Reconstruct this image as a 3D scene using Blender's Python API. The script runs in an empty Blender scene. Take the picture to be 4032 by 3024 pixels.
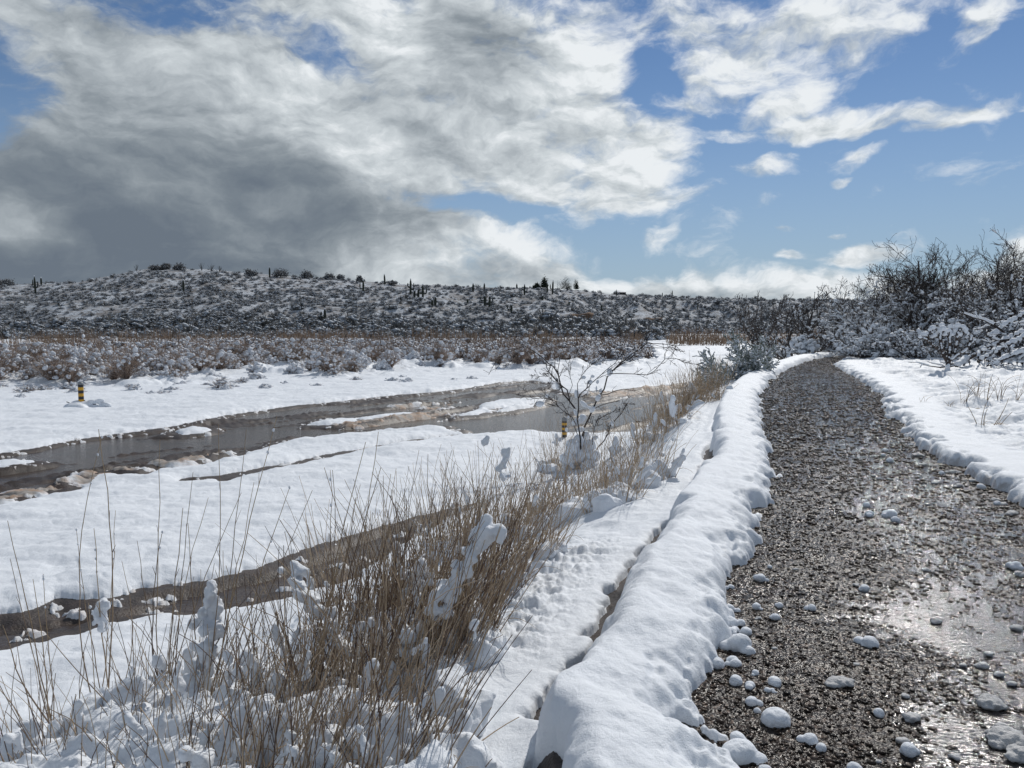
import bpy, math, random
import numpy as np
from mathutils import Vector, Euler

S = bpy.context.scene
COL = S.collection
rng = np.random.default_rng(7)
random.seed(7)
PI = math.pi

# ------------------------------------------------------------------ camera
CAM = np.array([0.0, 0.0, 1.6])
FPX = 3028.0                       # focal length in photo pixels (4032 wide)
PITCH = math.atan(242 / FPX)
cam_d = bpy.data.cameras.new('camera')
cam_d.sensor_width = 36.0
cam_d.lens = 36.0 * FPX / 4032.0
cam_d.clip_start = 0.05
cam_d.clip_end = 5000
cam = bpy.data.objects.new('camera', cam_d)
COL.objects.link(cam)
cam.location = CAM
cam.rotation_euler = (PI / 2 - PITCH, 0, 0)
S.camera = cam

# ------------------------------------------------------------------ light
SUN_AZ, SUN_EL = math.radians(28.0), math.radians(41.0)
sd = bpy.data.lights.new('sun', 'SUN')
sd.energy = 3.0
sd.angle = math.radians(0.6)
sd.color = (1.0, 0.955, 0.89)
sun = bpy.data.objects.new('sun', sd)
COL.objects.link(sun)
sdir = Vector((math.sin(SUN_AZ) * math.cos(SUN_EL), math.cos(SUN_AZ) * math.cos(SUN_EL), math.sin(SUN_EL)))
sun.rotation_euler = (-sdir).to_track_quat('-Z', 'Y').to_euler()
S.view_settings.view_transform = 'Standard'
S.view_settings.look = 'None'
S.view_settings.exposure = 0.0
S.view_settings.gamma = 1.0
S.cycles.max_bounces = 6
S.cycles.diffuse_bounces = 3
S.cycles.glossy_bounces = 3
S.cycles.transparent_max_bounces = 8
S.cycles.sample_clamp_indirect = 4.0
S.cycles.use_denoising = True
S.cycles.caustics_reflective = False
S.cycles.caustics_refractive = False


class NB:
    """small helper for node trees"""
    def __init__(self, nt):
        self.nt = nt
        self.nt.nodes.clear()

    def n(self, typ, **kw):
        nd = self.nt.nodes.new(typ)
        for k, v in kw.items():
            if k.startswith('i_'):
                nd.inputs[k[2:]].default_value = v
            else:
                setattr(nd, k, v)
        return nd

    def l(self, a, b):
        self.nt.links.new(a, b)

    def put(self, sock, v):
        if hasattr(v, 'is_linked') or hasattr(v, 'links'):
            self.l(v, sock)
        else:
            sock.default_value = v

    def math(self, op, a, b=None, c=None, clamp=False):
        nd = self.nt.nodes.new('ShaderNodeMath')
        nd.operation = op
        nd.use_clamp = clamp
        for i, v in enumerate((a, b, c)):
            if v is not None:
                self.put(nd.inputs[i], v)
        return nd.outputs[0]

    def mapr(self, v, a, b, c=0.0, d=1.0, mode='SMOOTHSTEP'):
        nd = self.nt.nodes.new('ShaderNodeMapRange')
        nd.interpolation_type = mode
        self.put(nd.inputs['Value'], v)
        for k, x in zip(('From Min', 'From Max', 'To Min', 'To Max'), (a, b, c, d)):
            self.put(nd.inputs[k], x)
        return nd.outputs['Result']

    def mix(self, f, a, b, blend='MIX'):
        nd = self.nt.nodes.new('ShaderNodeMix')
        nd.data_type = 'RGBA'
        nd.blend_type = blend
        self.put(nd.inputs['Factor'], f)
        self.put(nd.inputs[6], a)
        self.put(nd.inputs[7], b)
        return nd.outputs[2]

    def noise(self, vec, scale, detail=4, rough=0.5, dist=0.0):
        nd = self.nt.nodes.new('ShaderNodeTexNoise')
        if vec is not None:
            self.l(vec, nd.inputs['Vector'])
        nd.inputs['Scale'].default_value = scale
        nd.inputs['Detail'].default_value = detail
        nd.inputs['Roughness'].default_value = rough
        nd.inputs['Distortion'].default_value = dist
        return nd

    def mapping(self, vec, loc=(0, 0, 0), rot=(0, 0, 0), sc=(1, 1, 1)):
        nd = self.nt.nodes.new('ShaderNodeMapping')
        nd.vector_type = 'POINT'
        self.l(vec, nd.inputs['Vector'])
        nd.inputs['Location'].default_value = loc
        nd.inputs['Rotation'].default_value = rot
        nd.inputs['Scale'].default_value = sc
        return nd.outputs[0]


# ------------------------------------------------------------------ sky with clouds (directions only: azimuth and elevation)
def ray(px, py):
    px = np.asarray(px, float); py = np.asarray(py, float)
    c, s = math.cos(PITCH), math.sin(PITCH)
    dx = px - 2016.0
    up = 1512.0 - py
    return np.stack([dx, FPX * c + up * s, -FPX * s + up * c], -1)


def azel(px, py):
    d = ray(px, py)
    return math.atan2(d[0], d[1]), math.atan2(d[2], math.hypot(d[0], d[1]))


world = bpy.data.worlds.new('World')
S.world = world
world.use_nodes = True
W = NB(world.node_tree)
tc = W.n('ShaderNodeTexCoord')
sep = W.n('ShaderNodeSeparateXYZ')
W.l(tc.outputs['Generated'], sep.inputs[0])
X, Y, Z = sep.outputs
az = W.math('ARCTAN2', X, Y)
hyp = W.math('SQRT', W.math('ADD', W.math('MULTIPLY', X, X), W.math('MULTIPLY', Y, Y)))
el = W.math('ARCTAN2', Z, hyp)
cmb = W.n('ShaderNodeCombineXYZ')
W.l(az, cmb.inputs[0]); W.l(el, cmb.inputs[1])
P = cmb.outputs[0]
# domain warp
wn = W.noise(W.mapping(P, sc=(1, 1.6, 1)), 5.0, 5, 0.55)
sub = W.n('ShaderNodeVectorMath', operation='SUBTRACT'); W.l(wn.outputs['Color'], sub.inputs[0]); sub.inputs[1].default_value = (0.5, 0.5, 0.5)
scl = W.n('ShaderNodeVectorMath', operation='SCALE'); W.l(sub.outputs[0], scl.inputs[0]); scl.inputs['Scale'].default_value = 0.10
add = W.n('ShaderNodeVectorMath', operation='ADD'); W.l(P, add.inputs[0]); W.l(scl.outputs[0], add.inputs[1])
PW = add.outputs[0]


def blob(px, py, rx, ry, rot=0.0, amp=1.0, soft=0.25, vec=None):
    a, e = azel(px, py)
    cz = math.cos(a)
    sx, sy = rx / FPX * cz * cz, ry / FPX * cz
    mp = W.mapping(PW if vec is None else vec, loc=(-a, -e, 0))
    # rotate then scale
    mp2 = W.mapping(mp, rot=(0, 0, math.radians(rot)), sc=(1, 1, 1))
    mp3 = W.mapping(mp2, sc=(1 / sx, 1 / sy, 0))
    ln = W.n('ShaderNodeVectorMath', operation='LENGTH'); W.l(mp3, ln.inputs[0])
    return W.mapr(ln.outputs['Value'], 1.0, soft, 0.0, amp)


def comb(lst, op='MAXIMUM'):
    r = lst[0]
    for x in lst[1:]:
        r = W.math(op, r, x)
    return r


cover = comb([
    blob(500, 800, 2300, 1150, 0, 1.75, .45), blob(1500, 350, 1150, 620, 0, 1.5, .4), blob(2050, 450, 780, 560, 0, 1.35, .35), blob(2330, 640, 560, 330, -12, 1.22, .3),
    blob(2470, 800, 460, 95, 0, 1.05), blob(1950, 780, 650, 90, 3, 0.95), blob(700, 1080, 1900, 330, 0, 1.7, .4),
    blob(1900, 1010, 720, 230, 14, 1.2, .3), blob(2500, 1170, 1300, 150, 0, 1.35, .3), blob(3350, 1150, 900, 115, 0, 1.1, .3),
    blob(2450, 90, 800, 210, 0, 0.95), blob(3150, 130, 880, 250, -16, 1.10, .15), blob(2780, 240, 380, 110, 0, 0.95), blob(3840, 130, 300, 120, -40, 0.9),
    blob(2625, 375, 190, 60, 0, 1.05), blob(3080, 390, 330, 110, -24, 0.95), blob(3180, 470, 420, 85, -4, 1.02), blob(3500, 470, 420, 75, 4, 0.96),
    blob(3780, 480, 360, 55, -6, 0.92), blob(2880, 520, 240, 65, 0, 0.95), blob(2980, 645, 270, 75, -10, 1.0), blob(3090, 600, 170, 50, 0, 0.78), blob(3430, 622, 180, 50, -8, 0.92),
    blob(3320, 698, 90, 28, -8, 0.88), blob(3440, 752, 130, 60, -10, 0.70), blob(3370, 1004, 230, 70, -8, 1.2), blob(3090, 1015, 110, 40, 0, 0.9),
    blob(4030, 990, 180, 110, -20, 1.25), blob(3980, 1080, 520, 120, 0, 1.1), blob(2610, 935, 130, 55, -10, 0.76), blob(4010, 440, 120, 34, 0, 0.8), blob(3290, 920, 90, 26, 0, 0.72), blob(3060, 900, 90, 26, 0, 0.72),
    blob(3700, 560, 900, 700, 0, 0.10), blob(2700, 820, 500, 160, 0, 0.35),
])
holes = comb([blob(-60, 330, 560, 380, 0, 1.5), blob(560, -30, 620, 150, 0, 0.8), blob(1230, 130, 380, 110, 24, 0.85), blob(1050, 60, 300, 120, 30, 0.6),
              blob(1780, 810, 560, 80, 6, 1.0), blob(2560, 300, 200, 200, 0, 0.75), blob(1500, 770, 200, 60, 0, 0.3)])
vis = W.mapr(Y, 0.0, 0.35)
high = W.mapr(el, math.radians(27), math.radians(36))
ncl = W.noise(W.mapping(PW, sc=(1, 1.9, 1)), 9.0, 12, 0.60).outputs[0]
nf_ = W.noise(W.mapping(PW, sc=(1, 1.9, 1), rot=(0, 0, -0.25), loc=(2, 5, 0)), 30.0, 8, 0.62).outputs[0]
nbig = W.noise(W.mapping(PW, sc=(1, 1.5, 1), loc=(3.1, 1.7, 0)), 2.6, 5, 0.5).outputs[0]
other = W.math('MAXIMUM', W.math('SUBTRACT', 1.0, vis), high)
cov_in = W.math('SUBTRACT', cover, holes)
cov_out = W.mapr(nbig, 0.32, 0.62, 0.1, 1.1)
cov = W.math('ADD', W.math('MULTIPLY', cov_in, W.math('SUBTRACT', 1.0, other)), W.math('MULTIPLY', cov_out, other))
fld = W.math('ADD', cov, W.math('MULTIPLY', W.math('SUBTRACT', ncl, 0.5), 3.0))
fld = W.math('ADD', fld, W.math('MULTIPLY', W.math('SUBTRACT', nf_, 0.5), 1.1))
alpha = W.mapr(fld, 0.22, 1.25)
# shading of the clouds: thick cloud in front of the sun is dark underneath, thin edges glow
dark = comb([blob(450, 950, 2050, 1150, 6, 0.80, .0, P), blob(550, 920, 1250, 480, 6, 0.93, .0, P), blob(350, 1070, 1650, 260, 0, 0.90, .3, P), blob(1100, 800, 800, 400, 12, 0.85, .1, P),
             blob(1880, 200, 420, 330, 0, 0.46, .1, P), blob(1950, 1080, 700, 110, 0, 0.35, .1, P), blob(500, 200, 1300, 600, 0, 0.40, .2, P), blob(1350, 560, 1200, 560, 0, 0.30, .2, P),
             blob(1560, 820, 520, 220, 0, 0.50, .1, P), blob(2550, 1190, 1000, 70, 0, 0.28, .1, P)])
light = comb([blob(1400, 590, 330, 260, 30, 0.16), blob(30, 850, 200, 130, 0, 0.18), blob(950, 300, 600, 150, 0, 0.16), blob(1100, 820, 180, 80, 0, 0.22), blob(600, 750, 160, 60, 0, .08)])
nsh = W.noise(W.mapping(PW, sc=(1, 1.8, 1), loc=(9.3, 4.2, 0)), 7.0, 10, 0.58).outputs[0]
nsh2 = W.noise(W.mapping(PW, sc=(1, 1.8, 1), loc=(1.3, 7.2, 0)), 22.0, 8, 0.6).outputs[0]
# lit from above right: compare the cloud field with itself a little towards the sun
ncl2 = W.noise(W.mapping(PW, sc=(1, 1.9, 1), loc=(0.010, 0.022, 0)), 9.0, 6, 0.60).outputs[0]
rel = W.math('SUBTRACT', ncl2, ncl)
amp_ = W.math('SUBTRACT', 1.0, W.math('MULTIPLY', dark, 0.6))
var = W.math('ADD', W.math('MULTIPLY', W.math('SUBTRACT', nsh, 0.5), 0.85), W.math('MULTIPLY', W.math('SUBTRACT', nsh2, 0.5), 0.4))
var = W.math('ADD', var, W.math('MULTIPLY', rel, 1.5))
darkf = W.math('SUBTRACT', W.math('ADD', W.math('ADD', dark, 0.08), W.math('MULTIPLY', var, amp_)), light)
darkf = W.math('ADD', darkf, W.math('MULTIPLY', other, 0.35), clamp=True)
rmp = W.n('ShaderNodeValToRGB')
cr = rmp.color_ramp
cr.elements[0].position = 0.0; cr.elements[0].color = (0.94, 0.98, 1.01, 1)
cr.elements[1].position = 1.0; cr.elements[1].color = (0.165, 0.203, 0.252, 1)
for p_, c_ in ((0.2, (0.68, 0.735, 0.77, 1)), (0.42, (0.47, 0.52, 0.56, 1)), (0.62, (0.31, 0.355, 0.395, 1)), (0.82, (0.215, 0.256, 0.300, 1))):
    e_ = cr.elements.new(p_); e_.color = c_
W.l(darkf, rmp.inputs[0])
skyt = W.n('ShaderNodeTexSky')
skyt.sky_type = 'NISHITA'
skyt.sun_disc = False
skyt.sun_elevation = SUN_EL
skyt.sun_rotation = SUN_AZ
skyt.altitude = 900
skyt.air_density = 1.0
skyt.dust_density = 0.1
skyt.ozone_density = 3.0
SKY_STR = 0.075
# the cloud radiances are divided by the background strength so that both share one Background node
div = W.n('ShaderNodeVectorMath', operation='SCALE'); W.l(rmp.outputs[0], div.inputs[0]); div.inputs['Scale'].default_value = 1.0 / SKY_STR
hz_ = W.mapr(el, math.radians(-4), math.radians(20), 1.0, 0.0)
SC = [v_ / SKY_STR for v_ in (0.36, 0.47, 0.60)]
blue = W.mix(W.math('MULTIPLY', hz_, 0.85), W.mix(1.0, skyt.outputs[0], (0.84, 0.94, 1.04, 1), 'MULTIPLY'), (SC[0], SC[1], SC[2], 1))
mixc = W.mix(alpha, blue, div.outputs[0])
bg = W.n('ShaderNodeBackground'); W.l(mixc, bg.inputs[0]); bg.inputs[1].default_value = SKY_STR * 0.88
wo = W.n('ShaderNodeOutputWorld'); W.l(bg.outputs[0], wo.inputs[0])
world.cycles.sampling_method = 'MANUAL'
world.cycles.sample_map_resolution = 512

# ------------------------------------------------------------------ numpy noise
def _h(ix, iy, iz, seed):
    n = (ix.astype(np.int64) * 374761393 + iy.astype(np.int64) * 668265263 + iz.astype(np.int64) * 2147483647 + seed * 1274126177) & 0xFFFFFFFF
    n = ((n ^ (n >> 13)) * 1274126177) & 0xFFFFFFFF
    n = n ^ (n >> 16)
    return (n & 0xFFFFFF) / float(0xFFFFFF)


def noise2(x, y, seed=0):
    x0 = np.floor(x); y0 = np.floor(y)
    fx = x - x0; fy = y - y0
    fx = fx * fx * fx * (fx * (fx * 6 - 15) + 10); fy = fy * fy * fy * (fy * (fy * 6 - 15) + 10)
    z = np.zeros(1)
    a = _h(x0, y0, z, seed); b = _h(x0 + 1, y0, z, seed); c = _h(x0, y0 + 1, z, seed); d = _h(x0 + 1, y0 + 1, z, seed)
    return (a * (1 - fx) + b * fx) * (1 - fy) + (c * (1 - fx) + d * fx) * fy * 1.0 - 0.5


def fbm(x, y, octs=4, seed=0, gain=0.5):
    r = 0; a = 1.0
    for i in range(octs):
        # rotate each octave so the lattice does not show
        ca, sa = math.cos(0.7 * i + 0.3), math.sin(0.7 * i + 0.3)
        r = r + a * noise2((x * ca - y * sa), (x * sa + y * ca), seed + i * 17)
        x = x * 2.03; y = y * 2.03; a *= gain
    return r


def noise3(p, seed=0):
    i0 = np.floor(p); f = p - i0
    f = f * f * (3 - 2 * f)
    x, y, z = i0[..., 0], i0[..., 1], i0[..., 2]
    r = 0
    for dx in (0, 1):
        for dy in (0, 1):
            for dz in (0, 1):
                w = (f[..., 0] if dx else 1 - f[..., 0]) * (f[..., 1] if dy else 1 - f[..., 1]) * (f[..., 2] if dz else 1 - f[..., 2])
                r = r + w * _h(x + dx, y + dy, z + dz, seed)
    return r - 0.5


def sstep(a, b, x):
    t = np.clip((x - a) / (b - a), 0, 1)
    return t * t * (3 - 2 * t)


# ------------------------------------------------------------------ laying out the place
BZ = -1.2            # level of the wash bed below the path


def unp(px, py, z):
    d = ray(px, py)
    t = (z - CAM[2]) / d[..., 2]
    return CAM + d * t[..., None]


def unp_poly(pts, z):
    a = np.array(pts, float)
    return unp(a[:, 0], a[:, 1], z)[:, :2]


PLE = unp_poly([(2800, 3024), (2775, 2760), (2870, 2580), (2850, 2400), (2915, 2200), (2995, 2000), (3030, 1800), (2985, 1650), (2985, 1560), (3030, 1500), (3110, 1450), (3190, 1418), (3290, 1402), (3500, 1392)], 0.0)
PRE = unp_poly([(4300, 2330), (4032, 1975), (3800, 1850), (3650, 1770), (3560, 1690), (3510, 1610), (3470, 1545), (3370, 1485), (3300, 1440), (3330, 1418), (3500, 1402)], 0.0)
ple_y = np.concatenate([[-5.0, 0.0], PLE[:, 1], [60, 90, 200]])
ple_x = np.concatenate([[PLE[0, 0] - 0.25, PLE[0, 0] - 0.1], PLE[:, 0], [30, 60, 120]])
o = np.argsort(PRE[:, 1]); PRE = PRE[o]
pre_y = np.concatenate([[-5.0, 0.0], PRE[:, 1], [60, 200]])
pre_x = np.concatenate([[PRE[0, 0] + 0.3, PRE[0, 0] + 0.2], PRE[:, 0], [40, 150]])
yy = np.linspace(-5, 200, 8201)
fl = np.interp(yy, ple_y, ple_x); fr = np.interp(yy, pre_y, pre_x)
k = np.hanning(41); k /= k.sum()
fl = np.convolve(np.pad(fl, 20, 'edge'), k, 'valid'); fr = np.convolve(np.pad(fr, 20, 'edge'), k, 'valid')
dfl = np.gradient(fl, yy); dfr = np.gradient(fr, yy)


def side(x, y):
    """distances: left of the path's left edge (positive out of the path), right of its right edge"""
    L = np.interp(y, yy, fl); R = np.interp(y, yy, fr)
    cl = 1 / np.sqrt(1 + np.interp(y, yy, dfl) ** 2); cr_ = 1 / np.sqrt(1 + np.interp(y, yy, dfr) ** 2)
    return (L - x) * np.maximum(cl, 0.25), (x - R) * np.maximum(cr_, 0.25)


def sdpoly(x, y, poly, pad=1.5):
    """signed distance to a polygon, positive inside; points far from it get -pad"""
    out = np.full(x.shape, -pad)
    mn = poly.min(0) - pad; mx = poly.max(0) + pad
    m = (x > mn[0]) & (x < mx[0]) & (y > mn[1]) & (y < mx[1])
    if not m.any():
        return out
    px, py = x[m], y[m]
    best = np.full(px.shape, 1e9); ins = np.zeros(px.shape, bool)
    n = len(poly)
    for i in range(n):
        a = poly[i]; b = poly[(i + 1) % n]
        e = b - a
        t = np.clip(((px - a[0]) * e[0] + (py - a[1]) * e[1]) / (e @ e + 1e-12), 0, 1)
        best = np.minimum(best, (px - a[0] - t * e[0]) ** 2 + (py - a[1] - t * e[1]) ** 2)
        c1 = (a[1] > py) != (b[1] > py)
        xi = a[0] + (py - a[1]) * e[0] / (e[1] if abs(e[1]) > 1e-12 else 1e-12)
        ins ^= c1 & (px < xi)
    d = np.sqrt(best)
    out[m] = np.maximum(np.where(ins, d, -d), -pad)
    return out


def sdline(x, y, pts, pad=1.5):
    out = np.full(x.shape, pad)
    mn = pts.min(0) - pad; mx = pts.max(0) + pad
    m = (x > mn[0]) & (x < mx[0]) & (y > mn[1]) & (y < mx[1])
    if not m.any():
        return out
    px, py = x[m], y[m]
    best = np.full(px.shape, 1e9)
    for i in range(len(pts) - 1):
        a = pts[i]; e = pts[i + 1] - a
        t = np.clip(((px - a[0]) * e[0] + (py - a[1]) * e[1]) / (e @ e + 1e-12), 0, 1)
        best = np.minimum(best, (px - a[0] - t * e[0]) ** 2 + (py - a[1] - t * e[1]) ** 2)
    out[m] = np.minimum(np.sqrt(best), pad)
    return out


WB = unp_poly([(-900, 1900), (-400, 1838), (0, 1792), (150, 1768), (300, 1737), (450, 1715), (600, 1698), (750, 1672), (900, 1640), (1050, 1618), (1200, 1597), (1330, 1586), (1450, 1572),
               (1600, 1556), (1750, 1545), (1850, 1532), (2000, 1506), (2080, 1500), (2150, 1508), (2130, 1528), (2200, 1548), (2330, 1556), (2450, 1544), (2600, 1530), (2800, 1492), (2990, 1455),
               (2990, 1472), (2860, 1512), (2740, 1570), (2650, 1620), (2560, 1690), (2400, 1704), (2200, 1702), (2000, 1702), (1880, 1712), (1820, 1698), (1790, 1682), (1700, 1678), (1500, 1692), (1300, 1713), (1100, 1742),
               (1000, 1768), (900, 1798), (750, 1838), (600, 1850), (540, 1872), (480, 1862), (400, 1868), (330, 1872), (290, 1905), (270, 1935), (150, 1955), (0, 1988), (-400, 2070), (-900, 2180)], BZ)
WA = unp_poly([(-500, 2600), (-300, 2520), (0, 2415), (82, 2415), (150, 2385), (215, 2352), (380, 2363), (475, 2345), (557, 2314), (791, 2289), (918, 2257), (1012, 2238), (1107, 2195), (1200, 2162), (1300, 2130), (1400, 2100), (1560, 2055), (1750, 2005), (1900, 1975),
               (1900, 1995), (1780, 2040), (1700, 2080), (1585, 2146), (1460, 2230), (1382, 2288), (1202, 2333), (1076, 2371), (791, 2418), (443, 2453), (285, 2504), (95, 2542), (0, 2573), (-300, 2690), (-500, 2800)], BZ)
WC = unp_poly([(760, 1888), (880, 1880), (1000, 1856), (1150, 1832), (1300, 1796), (1450, 1770), (1600, 1742), (1750, 1722), (1880, 1706)], BZ)
WP = unp_poly([(845, 1890), (900, 1868), (960, 1862), (940, 1885), (880, 1905)], BZ)
WD = unp_poly([(2480, 1341), (2620, 1349), (2760, 1356), (2920, 1368), (3050, 1376)], BZ)
ISL = [unp_poly(p, BZ) for p in (
    [(1200, 1674), (1300, 1655), (1405, 1649), (1400, 1662), (1300, 1674)],
    [(1395, 1650), (1500, 1634), (1616, 1627), (1610, 1634), (1450, 1655)],
    [(1800, 1638), (1850, 1622), (1905, 1612), (1930, 1620), (1880, 1634)],
    [(1885, 1598), (1960, 1580), (2060, 1576), (2145, 1572), (2140, 1582), (2060, 1594), (2000, 1602), (1900, 1612)],
    [(1960, 1622), (2020, 1604), (2110, 1594), (2080, 1606), (2000, 1618)],
    [(-200, 1842), (-50, 1826), (60, 1815), (130, 1818), (60, 1834), (-150, 1856)],
    [(690, 1700), (760, 1690), (830, 1694), (800, 1704), (720, 1712)])]
ORG = [unp_poly(p, BZ) for p in (
    [(1300, 1678), (1400, 1662), (1560, 1638), (1700, 1620), (1790, 1622), (1720, 1650), (1500, 1672), (1380, 1684)],
    [(1480, 1618), (1560, 1600), (1640, 1590), (1600, 1610)],
    [(1650, 1610), (1720, 1588), (1800, 1580), (1780, 1600), (1700, 1625)],
    [(280, 1900), (330, 1868), (520, 1845), (560, 1872), (420, 1905), (300, 1920)],
    [(-80, 1975), (0, 1952), (150, 1920), (280, 1905), (270, 1935), (150, 1958), (0, 1990)],
    [(560, 1846), (700, 1815), (850, 1790), (900, 1798), (750, 1838), (640, 1850)],
    [(2300, 1552), (2500, 1532), (2700, 1512), (2900, 1475), (2800, 1510), (2600, 1548), (2400, 1566)])]
# the snowy scrub flat beyond the wash
BANK = unp_poly([(-2500, 1600), (-600, 1548), (0, 1535), (250, 1528), (420, 1512), (620, 1520), (800, 1485), (1100, 1478), (1300, 1488), (1500, 1468), (1720, 1462), (1830, 1430), (1950, 1452), (2200, 1458), (2400, 1448), (2520, 1436), (2570, 1415), (2560, 1385), (2520, 1356), (2470, 1338), (2300, 1336),
                 (2100, 1333), (-2500, 1333)], BZ)
BANK[-2:, 1] = 150.0


def near_sd(x, y):
    n1 = fbm(x * 2.2, y * 2.2, 4, 5) * 0.16
    nA = fbm(x * 6, y * 6, 3, 9) * 0.05
    scale = np.clip(y / 18.0, 0.35, 2.0)
    w = sdpoly(x, y, WB) + n1 * scale * 0.7 + np.clip(y, 0, 30) * 0.013
    for p in ISL:
        w = np.minimum(w, -(sdpoly(x, y, p) + (n1 + nA) * 0.8))
    w = np.maximum(w, sdpoly(x, y, WA) + (n1 * 0.5 + nA * 0.6))
    w = np.maximum(w, 0.22 + n1 * 0.4 - sdline(x, y, WC))
    w = np.maximum(w, sdpoly(x, y, WP) + nA * 0.5)
    w = np.maximum(w, 0.55 + n1 * 2 - sdline(x, y, WD, 3.0))
    return w          # positive: open water or mud, negative: snow


def org_mask(x, y):
    o_ = np.full(x.shape, -1.5)
    for p in ORG:
        o_ = np.maximum(o_, sdpoly(x, y, p))
    return o_


def bank_w(y):
    return np.interp(y, [0, 7, 12, 60], [1.0, 1.0, 0.62, 0.62])


def crack_s(sl, x, y):
    """distance past the edge of the berm"""
    wob = fbm(x * 0.5, y * 0.5, 3, 31) * 0.4
    s = sl + wob * sstep(0.9, 2.0, sl)
    ck = fbm(x * 2.1, y * 2.1, 4, 77) * 0.06
    s = np.where(s > 1.1, 1.1 + (s - 1.1) / bank_w(y), s)
    return s - (0.56 + 0.04 * sstep(5, 12, y) + ck)


def bank_drop(sl, x, y):
    """height of the slope from the path's shoulder (0) down to the bed"""
    return np.interp(crack_s(sl, x, y), [0.02, 0.09, 0.16, 0.30, 0.7, 1.7, 3.2, 3.8], [0, -0.10, -0.13, -0.18, -0.38, -0.80, BZ + 0.06, BZ])


def base_h(x, y, water=None):
    """bare ground, without snow"""
    sl, sr = side(x, y)
    z = np.where(sl > 0, bank_drop(sl, x, y), 0.0)
    # the field right of the path
    z = z + sstep(0.0, 1.5, sr) * (0.03 + fbm(x * 0.25, y * 0.25, 3, 11) * 0.16 + 0.02) * (sr > 0)
    z = z + sstep(9, 26, sr) * 0.25
    if water is None:
        water = near_sd(x, y)
    inbed = sstep(3.0, 4.5, sl / bank_w(y))
    al_ = x * 0.6 + y * 0.8; cr_2 = -x * 0.8 + y * 0.6
    shoal = fbm(al_ * 0.32, cr_2 * 2.0, 5, 23, 0.6)
    dep = -0.125 * sstep(0.06, 0.75, water) + shoal * 0.22 * sstep(0.05, 0.4, water)
    dep = dep + 0.055 * sstep(-0.25, 0.15, org_mask(x, y) + shoal * 0.5) * sstep(0, .2, water)
    z = z + inbed * dep
    z = z + inbed * sstep(-0.8, 2.5, sdpoly(x, y, BANK, 3.0)) * (0.22 + fbm(x * 0.3, y * 0.3, 3, 41) * 0.3)
    z = z + fbm(x * 5, y * 5, 3, 3) * 0.012
    return z


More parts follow.
